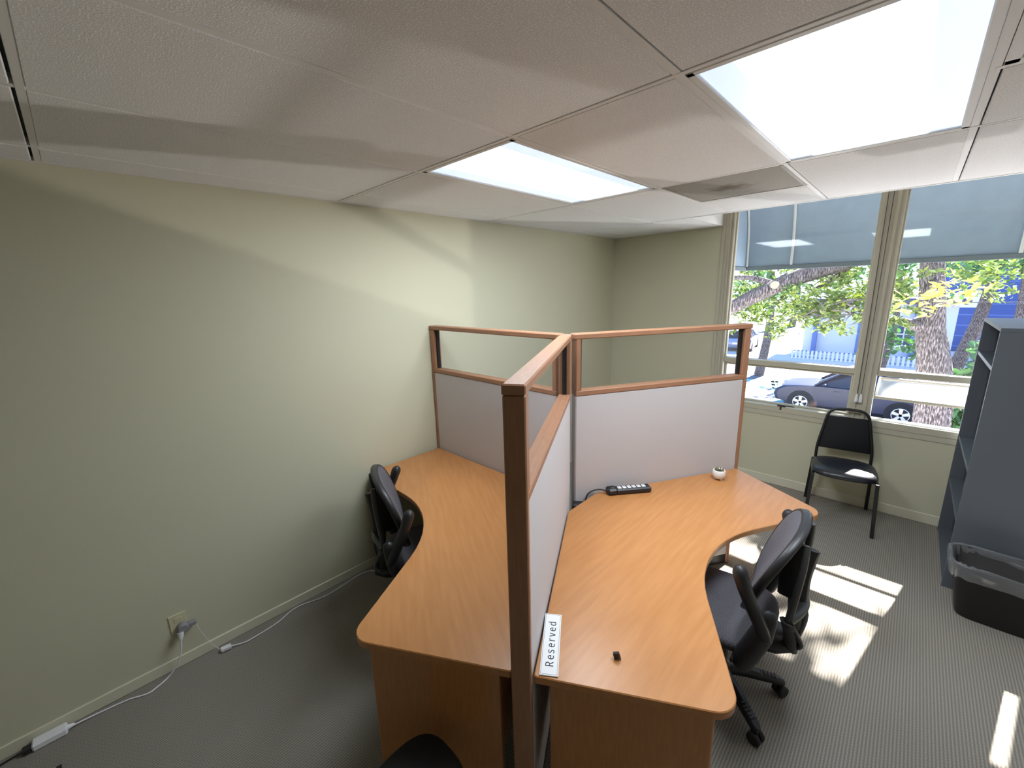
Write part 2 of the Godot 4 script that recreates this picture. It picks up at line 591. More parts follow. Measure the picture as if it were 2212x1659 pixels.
	for k in 22:
		st = mb()
		var x := -0.25 + k * 0.0238
		box(st, Vector3(-0.011, -0.001, -0.262), Vector3(0.011, 0.001, 0.262), 0.0, Transform3D(Basis(Vector3.BACK, 0.6), Vector3(x, 0.012, 0)))
		put(st, "slat", M.vent_metal, g)
	st = mb()
	box(st, Vector3(-0.29, 0.1, -0.29), Vector3(0.29, 0.12, 0.29))
	put(st, "duct", M.vent_metal, g)

func lamp(at: Vector3, label: String) -> void:
	var t := thing("ceiling_light", at, label, "ceiling light", "fluorescent ceiling lights")
	var hx := 0.293
	var hz := 0.598
	var st := mb()
	for s in [-1, 1]:
		box(st, Vector3(minf(s * hx, s * (hx - 0.024)), 0.0, -hz), Vector3(maxf(s * hx, s * (hx - 0.024)), 0.012, hz), 0.003)
		box(st, Vector3(-hx, 0.0, minf(s * hz, s * (hz - 0.024))), Vector3(hx, 0.012, maxf(s * hz, s * (hz - 0.024))), 0.003)
	put(st, "frame", M.lamp_metal, t)
	st = mb()
	box(st, Vector3(-hx, 0.05, -hz), Vector3(hx, 0.09, hz))
	put(st, "housing", M.lamp_metal, t)
	var mid := mat("lamp_lens_glow", rgb(245, 248, 255), 0.3)
	mid.emission_enabled = true
	mid.emission = rgb(240, 247, 255)
	mid.emission_energy_multiplier = 1.7
	var edge := mat("lamp_lens_edge_glow", rgb(225, 232, 246), 0.3)
	edge.emission_enabled = true
	edge.emission = rgb(190, 210, 240)
	edge.emission_energy_multiplier = 0.75
	st = mb()
	box(st, Vector3(-0.185, 0.008, -hz + 0.022), Vector3(0.185, 0.016, hz - 0.022))
	put(st, "lens", mid, t)
	for s in [-1, 1]:
		st = mb()
		box(st, Vector3(minf(s * 0.185, s * 0.271), 0.008, -hz + 0.022), Vector3(maxf(s * 0.185, s * 0.271), 0.016, hz - 0.022))
		put(st, "lens_margin", edge, t)
	var l := AreaLight3D.new()
	l.name = "lamp_glow"
	l.area_size = Vector2(0.5, 1.14)
	l.area_normalize_energy = false
	l.light_energy = 3.7
	l.light_color = Color(0.93, 0.97, 1.0)
	l.area_range = 12.0
	l.shadow_enabled = true
	t.add_child(l)
	l.position = Vector3(0, -0.006, 0)
	l.rotation_degrees = Vector3(-90, 0, 0)

# ------------------------------------------------------------------ windows
func build_windows() -> void:
	var zi := WIN_Z
	# casing left of the first bay
	for q in [["trim_1", -1.445, -1.335], ["trim_2", -0.292, -0.150], ["trim_3", 0.925, 1.08], ["trim_4", 2.06, 2.14]]:
		var st := mb()
		var w: float = q[2] - q[1]
		box(st, Vector3(q[1], 0.62 if q[0] == "trim_2" else 0.74, zi - 0.10), Vector3(q[2], 2.9, zi + 0.006), 0.002)
		box(st, Vector3(q[1], 0.78, zi), Vector3(q[1] + w * 0.30, 2.9, zi + 0.016), 0.003)
		box(st, Vector3(q[2] - w * 0.40, 0.78, zi), Vector3(q[2] - w * 0.23, 2.9, zi + 0.022), 0.003)
		box(st, Vector3(q[2] - w * 0.15, 0.78, zi - 0.03), Vector3(q[2] - w * 0.02, 2.9, zi + 0.012), 0.003)
		structure(st, q[0], M.window_paint)
	var st2 := mb()
	box(st2, Vector3(-1.335, 0.735, zi - 0.12), Vector3(RIGHT_X, 0.792, zi + 0.012), 0.004)
	box(st2, Vector3(-1.335, 0.69, zi), Vector3(RIGHT_X, 0.735, zi + 0.008), 0.002)
	structure(st2, "trim_5", M.window_paint)
	st2 = mb()
	box(st2, Vector3(-1.44, 2.86, zi - 0.12), Vector3(RIGHT_X, 2.92, zi + 0.012), 0.004)
	structure(st2, "trim_6", M.window_paint)
	bay("window_1", -1.335, -0.292, false)
	bay("window_2", -0.150, 0.925, true)
	bay("window_3", 1.08, 2.06, false)
	# latch on the closed vent sash
	var la := thing("window_latch", Vector3(-0.775, 0.792, zi - 0.01), "dark metal latch on the sill under the closed lower sash", "latch")
	var st := mb()
	box(st, Vector3(-0.05, 0.006, -0.006), Vector3(0.09, 0.013, 0.006), 0.002)
	put(st, "handle", M.latch_metal, la)
	st = mb()
	box(st, Vector3(-0.045, 0.0, -0.012), Vector3(0.02, 0.007, 0.024), 0.002)
	box(st, Vector3(-0.022, -0.03, 0.02), Vector3(-0.008, 0.006, 0.026), 0.001)
	put(st, "plate", M.latch_metal, la)
	# blind cords on the mullion
	for k in 2:
		var x := -0.262 + k * 0.033
		var xb := -0.252 + k * 0.026
		var c := thing("blind_cord", Vector3(xb, 0.93, zi + 0.03), "thin looped blind cord hanging on the mullion, ending in a white tassel", "cord", "blind cords on the mullion")
		st = mb()
		var pts := []
		for i in 9:
			var f := i / 8.0
			pts.append(Vector3(lerpf(x - xb, 0.0, 1.0 - pow(1.0 - f, 2.0)), lerpf(1.95, 0.075, f), 0.0))
		tube(st, pts, 0.0026, 6)
		put(st, "cord", M.cord_dark, c)
		st = mb()
		lathe(st, [Vector2(0.004, 0.0), Vector2(0.012, 0.004), Vector2(0.012, 0.02), Vector2(0.009, 0.055), Vector2(0.004, 0.078)], 12)
		put(st, "tassel", M.white_plastic, c)

func pane(lo: Vector2, hi: Vector2, z: float, parent: Node) -> void:
	var st := mb()
	quad(st, Vector3(lo.x, lo.y, z), Vector3(hi.x, lo.y, z), Vector3(hi.x, hi.y, z), Vector3(lo.x, hi.y, z))
	put(st, "pane", M.glass, parent)

func bay(called: String, x0: float, x1: float, open: bool) -> void:
	var r := Node3D.new()
	r.name = called
	add_child(r)
	r.position = Vector3(0, 0, WIN_Z - 0.05)
	tag(r, "tall street window with its lower sash %s" % ("pushed open" if open else "closed"), "window", "", "structure")
	var st := mb()
	box(st, Vector3(x0, 1.168, -0.03), Vector3(x1, 1.214, 0.035), 0.003)
	put(st, "rail", M.window_paint, r)
	st = mb()
	box(st, Vector3(x0, 1.21, -0.02), Vector3(x0 + 0.012, 2.87, 0.02), 0.002)
	box(st, Vector3(x1 - 0.012, 1.21, -0.02), Vector3(x1, 2.87, 0.02), 0.002)
	box(st, Vector3(x0, 2.845, -0.02), Vector3(x1, 2.87, 0.02), 0.002)
	put(st, "frame", M.window_paint, r)
	pane(Vector2(x0 + 0.012, 1.212), Vector2(x1 - 0.012, 2.85), 0.0, r)
	var h := 0.372
	var s := Node3D.new()
	s.name = "vent_sash"
	r.add_child(s)
	s.position = Vector3(0, 1.165, -0.02)
	if open:                                    # swung outwards until it lies almost level
		s.position = Vector3(0, 1.082, -0.375)
		s.rotation.x = deg_to_rad(-73.0)
	st = mb()
	box(st, Vector3(x0 + 0.004, -0.022, -0.012), Vector3(x1 - 0.004, 0.0, 0.012), 0.002)
	put(st, "sash_rail", M.seam_metal if open else M.window_paint, s)
	st = mb()
	box(st, Vector3(x0 + 0.004, -h, -0.012), Vector3(x1 - 0.004, -h + 0.016, 0.012), 0.002)
	put(st, "sash_rail", M.window_paint, s)
	for x in [x0 + 0.004, x1 - 0.02]:
		st = mb()
		box(st, Vector3(x, -h + 0.016, -0.012), Vector3(x + 0.016, -0.022, 0.012), 0.002)
		put(st, "sash_stile", M.window_paint, s)
	st = mb()
	quad(st, Vector3(x0 + 0.02, -h + 0.016, 0), Vector3(x1 - 0.02, -h + 0.016, 0), Vector3(x1 - 0.02, -0.022, 0), Vector3(x0 + 0.02, -0.022, 0))
	put(st, "pane", M.dusty_glass if open else M.glass, s)

# ------------------------------------------------------------------ cubicle
func build_cubicle() -> void:
	partition(180.0, "grey fabric cubicle panel with wood rails, its end against the wall")
	partition(60.0, "grey fabric cubicle panel ending near the window, beside the potted plant")
	partition(-60.0, "grey fabric cubicle panel standing between the two orange wood desks")
	var hub := thing("connector_post", HUB, "slim grey post joining the three cubicle panels", "post")
	var st := mb()
	lathe(st, [Vector2(0.030, 0.0), Vector2(0.030, 1.688), Vector2(0.026, 1.692)], 6)
	put(st, "post", M.seam_metal, hub)
	desk("orange wood boomerang desk with a reserved sign and power strip on top", 0.0, true)
	desk("orange wood boomerang desk against the left wall, its top empty", deg_to_rad(-120.0), false)

func partition(deg: float, label: String) -> void:
	var t := thing("cubicle_panel", HUB, label, "cubicle panel", "cubicle panels of the three-way cluster", deg_to_rad(deg))
	var a := 0.046
	var b := 1.245
	var hz := 0.0325
	var st := mb()
	box(st, Vector3(a, 0.07, -0.029), Vector3(b - 0.024, 1.342, 0.029), 0.006)
	put(st, "fabric_panel", M.fabric, t)
	st = mb()
	box(st, Vector3(a, 0.0, -0.024), Vector3(b - 0.024, 0.07, 0.024), 0.002)
	put(st, "base_trim", M.black_plastic, t)
	st = mb()
	box(st, Vector3(b - 0.026, 0.0, -hz), Vector3(b, 1.664, hz), 0.004)
	put(st, "end_post", M.cherry_upright, t)
	st = mb()
	box(st, Vector3(a - 0.01, 1.664, -hz - 0.001), Vector3(b + 0.002, 1.695, hz + 0.001), 0.005)
	put(st, "top_rail", M.cherry, t)
	st = mb()
	box(st, Vector3(b + 0.001, 1.666, -hz), Vector3(b + 0.005, 1.693, hz), 0.0015)
	put(st, "rail_cap", M.cherry_upright, t)
	st = mb()
	box(st, Vector3(a, 1.342, -hz), Vector3(b - 0.02, 1.372, hz), 0.004)
	put(st, "glazing_rail", M.cherry, t)
	st = mb()
	box(st, Vector3(a, 1.37, -hz), Vector3(a + 0.03, 1.666, hz), 0.004)
	put(st, "inner_stile", M.cherry_upright, t)
	st = mb()
	box(st, Vector3(b - 0.046, 1.37, -hz + 0.001), Vector3(b - 0.02, 1.666, hz - 0.001), 0.004)
	put(st, "outer_stile", M.cherry_upright, t)
	for x in [a + 0.03, b - 0.058]:
		st = mb()
		box(st, Vector3(x, 1.372, -0.012), Vector3(x + 0.012, 1.664, 0.012))
		put(st, "gasket", M.gasket, t)
	st = mb()
	var x0 := a + 0.04
	var x1 := b - 0.056
	quad(st, Vector3(x0, 1.37, 0), Vector3(x1, 1.37, 0), Vector3(x1, 1.667, 0), Vector3(x0, 1.667, 0))
	put(st, "glass_pane", M.tinted_glass, t)

func desk(label: String, turn: float, sign: bool) -> void:
	var t := thing("corner_desk", HUB, label, "desk", "boomerang desks of the cubicle", turn)
	var up := Vector2(0.5, 0.8660254)
	var wp := Vector2(0.8660254, -0.5)
	var um := Vector2(0.5, -0.8660254)
	var wm := Vector2(0.8660254, 0.5)
	var w0 := 0.037
	var w1 := 0.645
	var e := 1.222
	var s0 := 0.19
	var p := PackedVector2Array()
	var rad := []
	for q in [[up * s0 + wp * w0, 0.02], [up * e + wp * w0, 0.01], [up * e + wp * w1, 0.075], [Vector2(w1 / 0.8660254, 0), 0.65], [um * e + wm * w1, 0.075], [um * e + wm * w0, 0.01], [um * s0 + wm * w0, 0.02]]:
		p.append(q[0])
		rad.append(q[1])
	var st := mb()
	prism(st, rounded(p, rad, 10), 0.700, 0.730, 0.003)
	put(st, "desktop", M.laminate, t)
	# end panel at the arm next to the aisle
	var side := 1.0 if sign else -1.0
	var uu := up if sign else um
	var ww := wp if sign else wm
	var q4 := PackedVector2Array()
	for q in [[1.168, 0.085], [1.198, 0.085], [1.198, 0.585], [1.168, 0.585]]: q4.append(uu * q[0] + ww * q[1])
	st = mb()
	prism(st, rounded(q4, [0.004, 0.004, 0.014, 0.004], 4), 0.0, 0.699, 0.0)
	put(st, "end_panel", M.laminate_panel, t)
	q4 = PackedVector2Array()
	for q in [[0.72, 0.10], [1.168, 0.10], [1.168, 0.13], [0.72, 0.13]]: q4.append(uu * q[0] + ww * q[1])
	st = mb()
	prism(st, q4, 0.25, 0.699, 0.0)
	put(st, "modesty_panel", M.laminate_panel, t)
	# steel cantilever brackets on the other arm
	var uo := um if sign else up
	var wo := wm if sign else wp
	for s in [0.55, 1.1]:
		var b4 := PackedVector2Array()
		for q in [[s - 0.006, 0.034], [s + 0.006, 0.034], [s + 0.006, 0.40], [s - 0.006, 0.40]]: b4.append(uo * q[0] + wo * q[1])
		st = mb()
		prism(st, b4, 0.655, 0.699, 0.0)
		put(st, "bracket", M.black_enamel, t)

# ------------------------------------------------------------------ chairs
func build_chairs() -> void:
	var c := task_chair("black mesh task chair pushed under the desk with the reserved sign", 0.145, 0.09)
	c.position = Vector3(-0.455, 0, -1.885)
	c.rotation.y = deg_to_rad(94.0)
	c = task_chair("black mesh task chair between the left wall and the empty desk", 0.110, 0.0)
	c.position = Vector3(-1.915, 0, -1.175)
	c.rotation.y = deg_to_rad(-25.0)
	stack_chair()

func task_chair(label: String, lean: float, arm_back: float) -> Node3D:
	var t := thing("task_chair", Vector3.ZERO, label, "chair", "black mesh task chairs")
	# five-star base
	for k in 5:
		var a := TAU * k / 5.0 + 0.48
		var d := Vector3(sin(a), 0, cos(a))
		var s := d.cross(Vector3.UP)
		var st := mb()
		var rings := []
		for q in [[0.02, 0.115, 0.026, 0.030], [0.12, 0.108, 0.026, 0.026], [0.22, 0.090, 0.024, 0.020], [0.270, 0.080, 0.022, 0.018], [0.288, 0.076, 0.012, 0.012]]:
			var ring := []
			for m in [[-1, -1], [-0.75, 1], [0.75, 1], [1, -1]]:
				ring.append(d * q[0] + Vector3.UP * (q[1] + m[1] * q[3] * 0.6) + s * m[0] * q[2])
			ring.reverse()
			rings.append(ring)
		loft(st, rings)
		var leg := put(st, "base_leg", M.black_plastic, t)
		st = mb()
		for r in 5:
			var c0 := d * (0.185 + r * 0.016)
			box(st, Vector3(-0.016, 0, -0.003), Vector3(0.016, 0.004, 0.003), 0.001, Transform3D(Basis(s, Vector3.UP, -d), c0 + Vector3.UP * (0.108 - r * 0.002)))
		put(st, "grip_ribs", M.grey_plastic, leg)
		st = mb()
		var cc := d * 0.275 + Vector3.UP * 0.03
		for sd in [-1, 1]:
			var ax := (s * 0.9 + d * 0.44).normalized()
			var o: Vector3 = cc + ax * sd * 0.016
			tube(st, [o - ax * 0.010, o - ax * 0.007, o + ax * 0.007, o + ax * 0.010], [0.022, 0.028, 0.028, 0.022], 14)
		tube(st, [cc, cc + Vector3.UP * 0.045], 0.009, 8)
		put(st, "caster", M.caster_rubber, t)
	var st := mb()
	lathe(st, [Vector2(0.045, 0.085), Vector2(0.045, 0.135), Vector2(0.030, 0.15), Vector2(0.030, 0.28), Vector2(0.018, 0.282), Vector2(0.018, 0.40)], 16)
	put(st, "gas_lift", M.black_plastic, t)
	st = mb()
	box(st, Vector3(-0.10, 0.385, -0.10), Vector3(0.10, 0.43, 0.16), 0.012)
	put(st, "mechanism", M.black_plastic, t)
	# seat
	st = mb()
	var rings := []
	for q in [[0.86, 0.425], [0.97, 0.432], [1.0, 0.450], [0.985, 0.468], [0.93, 0.478], [0.6, 0.476], [0.2, 0.472]]:
		var ring := []
		for k in 28:
			var a := -TAU * k / 28
			var ca := cos(a)
			var sa := sin(a)
			var pw := 0.55
			var x := signf(ca) * pow(absf(ca), pw) * 0.245
			var z := signf(sa) * pow(absf(sa), pw) * 0.235 - 0.03
			var dip: float = -0.03 * clampf((-z - 0.12) / 0.14, 0, 1) * clampf((1.0 if q[0] > 0.8 else 0.4), 0, 1)
			ring.append(Vector3(x * q[0], q[1] + dip, (z + 0.03) * q[0] - 0.03))
		rings.append(ring)
	loft(st, rings)
	put(st, "seat", M.black_mesh, t)
	# backrest
	var P := func(u: float, v: float) -> Vector3:
		var w: float = 0.165 + 0.075 * sin(clampf(v * 1.25 + 0.1, 0, 1) * PI / 2.0)
		var y: float = 0.58 + 0.40 * v
		var z: float = 0.105 + lean * v - 0.010 * sin(v * PI) - 0.030 * u * u
		return Vector3(u * w, y - 0.015 * u * u, z)
	var rim := []
	var nr := 44
	for k in nr:
		var a := TAU * k / nr
		var ca := cos(a)
		var sa := sin(a)
		rim.append([signf(ca) * pow(absf(ca), 0.62), 0.5 + 0.5 * signf(sa) * pow(absf(sa), 0.62)])
	st = mb()
	st.set_smooth_group(1)
	for i in 32:
		for j in 10:
			var q := []
			var f := []
			for k in [[i, j], [i + 1, j], [i + 1, j + 1], [i, j + 1]]:
				var rr: float = k[1] / 10.0
				var a: float = TAU * k[0] / 32.0
				var ca := cos(a)
				var sa := sin(a)
				var p: Vector3 = P.call(signf(ca) * pow(absf(ca), 0.62) * rr, 0.5 + 0.5 * signf(sa) * pow(absf(sa), 0.62) * rr)
				q.append(p + Vector3(0, 0, 0.010))
				f.append(p - Vector3(0, 0, 0.012 + 0.016 * (1.0 - pow(rr, 6.0))))
			quad(st, f[0], f[3], f[2], f[1])
			quad(st, q[0], q[1], q[2], q[3])
	put(st, "back_mesh", M.black_mesh, t)
	st = mb()
	var rr2 := []
	for k in nr + 1:
		var q: Array = rim[k % nr]
		var c0: Vector3 = P.call(q[0], q[1])
		var outw: Vector3 = (P.call(q[0] * 1.02, 0.5 + (q[1] - 0.5) * 1.02) - P.call(q[0] * 0.98, 0.5 + (q[1] - 0.5) * 0.98)).normalized()
		var b := Vector3(0, 0, 1)
		var ring := []
		for m in [[-0.006, -0.010], [0.006, -0.014], [0.012, -0.008], [0.014, 0.014], [0.006, 0.024], [-0.008, 0.020]]:
			ring.append(c0 + outw * m[0] + b * m[1])
		rr2.append(ring)
	loft(st, rr2, false)
	put(st, "back_frame", M.black_plastic, t)
	# plastic spine and the V-shaped back carrier
	var cz := lean - 0.145
	st = mb()
	for s in [-1, 1]:
		tube(st, spline([Vector3(s * 0.13, 0.60, 0.245 + cz), Vector3(s * 0.075, 0.49, 0.262 + cz), Vector3(s * 0.012, 0.385, 0.262 + cz)], 5), 0.030, 8, 0.5)
		tube(st, spline([Vector3(s * 0.13, 0.61, 0.25 + cz), Vector3(s * 0.135, 0.74, 0.262 + cz), Vector3(s * 0.12, 0.86, 0.272 + cz), Vector3(s * 0.10, 0.94, 0.272 + cz)], 4), 0.014, 8, 0.8)
		tube(st, spline([Vector3(s * 0.12, 0.60, 0.25 + cz), Vector3(s * 0.10, 0.50, 0.30 + cz), Vector3(s * 0.012, 0.40, 0.275 + cz)], 5), 0.011, 8, 0.8)
	tube(st, spline([Vector3(-0.135, 0.605, 0.25 + cz), Vector3(-0.07, 0.615, 0.278 + cz), Vector3(0.0, 0.618, 0.288 + cz), Vector3(0.07, 0.615, 0.278 + cz), Vector3(0.135, 0.605, 0.25 + cz)], 4), 0.020, 8, 0.8)
	put(st, "back_carrier", M.grey_plastic, t)
	st = mb()
	tube(st, spline([Vector3(0, 0.63, 0.245 + cz), Vector3(0, 0.75, 0.245 + cz), Vector3(0, 0.88, 0.262 + cz)], 4), 0.055, 10, 0.3)
	put(st, "lumbar_support", M.black_plastic, t)
	st = mb()
	var wedge := []
	for q in [[0.04, 0.405, 0.075, 0.022], [0.14, 0.405, 0.095, 0.026], [0.22, 0.405, 0.075, 0.024], [0.275, 0.395, 0.02, 0.018]]:
		var ring := []
		for m in [[-1, -1], [-1, 1], [1, 1], [1, -1]]:
			ring.append(Vector3(m[0] * q[2], q[1] + m[1] * q[3], q[0]))
		ring.reverse()
		wedge.append(ring)
	loft(st, wedge)
	put(st, "spine_base", M.black_plastic, t)
	# flip-up arms, raised
	for s in [-1, 1]:
		st = mb()
		var ab := arm_back if s > 0 else 0.0
		tube(st, spline([Vector3(s * 0.290, 0.61, 0.195 + ab * 0.3), Vector3(s * 0.300, 0.69, 0.160 + ab * 0.5), Vector3(s * 0.300, 0.78, 0.115 + ab * 0.8), Vector3(s * 0.293, 0.855, 0.085 + ab)], 4), [0.018, 0.021, 0.024, 0.025, 0.026, 0.026, 0.026, 0.026, 0.026, 0.027, 0.027, 0.028, 0.028], 12, 1.0, true)
		var arm := put(st, "armrest", M.black_plastic, t)
		st = mb()
		tube(st, [Vector3(s * 0.268, 0.69, 0.195), Vector3(s * 0.272, 0.60, 0.175), Vector3(s * 0.278, 0.50, 0.140), Vector3(s * 0.278, 0.445, 0.125)], [0.030, 0.042, 0.044, 0.038], 14, 0.8, true)
		put(st, "arm_bracket", M.black_plastic, arm)
		st = mb()
		box(st, Vector3(minf(s * 0.10, s * 0.27), 0.41, 0.08), Vector3(maxf(s * 0.10, s * 0.27), 0.428, 0.14), 0.004)
		put(st, "arm_bar", M.black_plastic, arm)
	return t

func stack_chair() -> void:
	var t := thing("stacking_chair", Vector3(-0.245, 0, -4.13), "black vinyl stacking chair with a handle-loop back under the window", "chair", "", deg_to_rad(8.0))
	# local: front is +z
	var st := mb()
	# back loop
	var loop := spline([Vector3(-0.185, 0.43, -0.20), Vector3(-0.182, 0.55, -0.215), Vector3(-0.155, 0.72, -0.245), Vector3(-0.138, 0.815, -0.262), Vector3(-0.105, 0.858, -0.27), Vector3(-0.05, 0.872, -0.273), Vector3(0.05, 0.872, -0.273), Vector3(0.105, 0.858, -0.27), Vector3(0.138, 0.815, -0.262), Vector3(0.155, 0.72, -0.245), Vector3(0.182, 0.55, -0.215), Vector3(0.185, 0.43, -0.20)], 4)
	tube(st, loop, 0.0115, 10)
	put(st, "back_frame", M.black_enamel, t)
	st = mb()
	var rings := []
	for q in [[0.528, 0.183], [0.545, 0.179], [0.66, 0.164], [0.79, 0.142], [0.806, 0.138]]:
		var y: float = q[0]
		var zz := -0.213 - (y - 0.53) * 0.178
		var th := 0.006 if q[0] < 0.53 or q[0] > 0.80 else 0.017
		var w: float = q[1]
		var ring := []
		for k in [[-1, 0], [-0.9, 1], [0, 1.15], [0.9, 1], [1, 0], [0.9, -1], [0, -1], [-0.9, -1]]:
			ring.append(Vector3(k[0] * w, y, zz + k[1] * th))
		rings.append(ring)
	loft(st, rings)
	put(st, "backrest", M.black_cloth, t)
	st = mb()
	rings = []
	for q in [[0.90, 0.418], [1.0, 0.428], [1.0, 0.445], [0.95, 0.465], [0.82, 0.476], [0.5, 0.484], [0.1, 0.486]]:
		var ring := []
		for k in 28:
			var a := -TAU * k / 28
			var ca := cos(a)
			var sa := sin(a)
			ring.append(Vector3(signf(ca) * pow(absf(ca), 0.6) * 0.215 * q[0], q[1], signf(sa) * pow(absf(sa), 0.6) * 0.21 * q[0] + 0.02))
		rings.append(ring)
	loft(st, rings)
	put(st, "seat", M.vinyl, t)
	for s in [-1, 1]:
		st = mb()
		box(st, Vector3(minf(s * 0.188, s * 0.21), 0.405, -0.20), Vector3(maxf(s * 0.188, s * 0.21), 0.425, 0.20), 0.003)
		put(st, "seat_rail", M.black_enamel, t)
		for f in [[0.185, 0.225], [-0.19, -0.285]]:
			st = mb()
			var a := Vector3(s * 0.2, 0.425, f[0])
			var b := Vector3(s * 0.215, 0.0, f[1])
			var ax := (a - b).normalized()
			var sx := ax.cross(Vector3.BACK).normalized()
			var sz := sx.cross(ax)
			box(st, Vector3(-0.0115, 0, -0.0115), Vector3(0.0115, (a - b).length(), 0.0115), 0.002, Transform3D(Basis(sx, ax, sz), b))
			put(st, "leg", M.black_enamel, t)

# ------------------------------------------------------------------ bookcase, bin
func build_right_side() -> void:
	var t := thing("bookcase", Vector3(0.5325, 0, -3.99), "tall grey metal bookcase with open shelves beside the window", "bookcase")
	var x0 := -0.1675
	var x1 := 0.1675
	var z0 := -0.43
	var z1 := 0.43
	var H := 1.66
	for z in [z0, z1 - 0.022]:
		var s := mb()
		box(s, Vector3(x0, 0.0, z), Vector3(x1, H - 0.022, z + 0.022), 0.002)
		put(s, "side_panel", M.steel_paint, t)
	var st := mb()
	box(st, Vector3(x0, H - 0.022, z0), Vector3(x1, H, z1), 0.002)
	put(st, "top_panel", M.steel_paint, t)
	st = mb()
	box(st, Vector3(x1 - 0.012, 0.0, z0 + 0.022), Vector3(x1, H - 0.022, z1 - 0.022))
	put(st, "back_panel", M.steel_paint, t)
	for y in [0.03, 0.455, 0.79, 1.43]:
		st = mb()
		box(st, Vector3(x0 + 0.004, y - 0.024, z0 + 0.022), Vector3(x1 - 0.012, y, z1 - 0.022), 0.002)
		put(st, "shelf", M.steel_paint, t)
	for z in [z0 + 0.022, z1 - 0.027]:
		st = mb()
		box(st, Vector3(x0 + 0.05, 0.03, z), Vector3(x0 + 0.075, H - 0.03, z + 0.005))
		put(st, "shelf_track", M.steel_paint, t)
	bin(Vector3(0.575, 0, -3.375))

func ring_of(w: float, d: float, y: float, n := 32, p := 0.38) -> Array:
	var out := []
	for k in n:
		var a := -TAU * k / n
		var ca := cos(a)
		var sa := sin(a)
		out.append(Vector3(signf(ca) * pow(absf(ca), p) * w, y, signf(sa) * pow(absf(sa), p) * d))
	return out

func bin(at: Vector3) -> void:
	var t := thing("wastebasket", at, "black plastic wastebasket with a clear liner beside the grey bookcase", "bin")
	var st := mb()
	loft(st, [ring_of(0.155, 0.098, 0.0), ring_of(0.165, 0.106, 0.012), ring_of(0.212, 0.142, 0.325), ring_of(0.220, 0.148, 0.33), ring_of(0.220, 0.148, 0.342), ring_of(0.208, 0.138, 0.342), ring_of(0.160, 0.10, 0.03), ring_of(0.05, 0.03, 0.028)])
	put(st, "tub", M.bin_plastic, t)
	# folded clear liner over the rim, wrinkled
	st = mb()
	var rings := []
	var r := RandomNumberGenerator.new()
	r.seed = 12
	for q in [[0.199, 0.130, 0.29], [0.205, 0.134, 0.335], [0.216, 0.146, 0.352], [0.227, 0.155, 0.345], [0.226, 0.154, 0.30], [0.223, 0.152, 0.262]]:
		var ring := ring_of(q[0], q[1], q[2], 56)
		for k in ring.size():
			var w := r.randf_range(-0.004, 0.006)
			ring[k] += Vector3(ring[k].x, 0, ring[k].z).normalized() * w + Vector3.UP * r.randf_range(-0.008, 0.008)
		rings.append(ring)
	loft(st, rings, false)
	put(st, "liner", M.liner_fold, t)

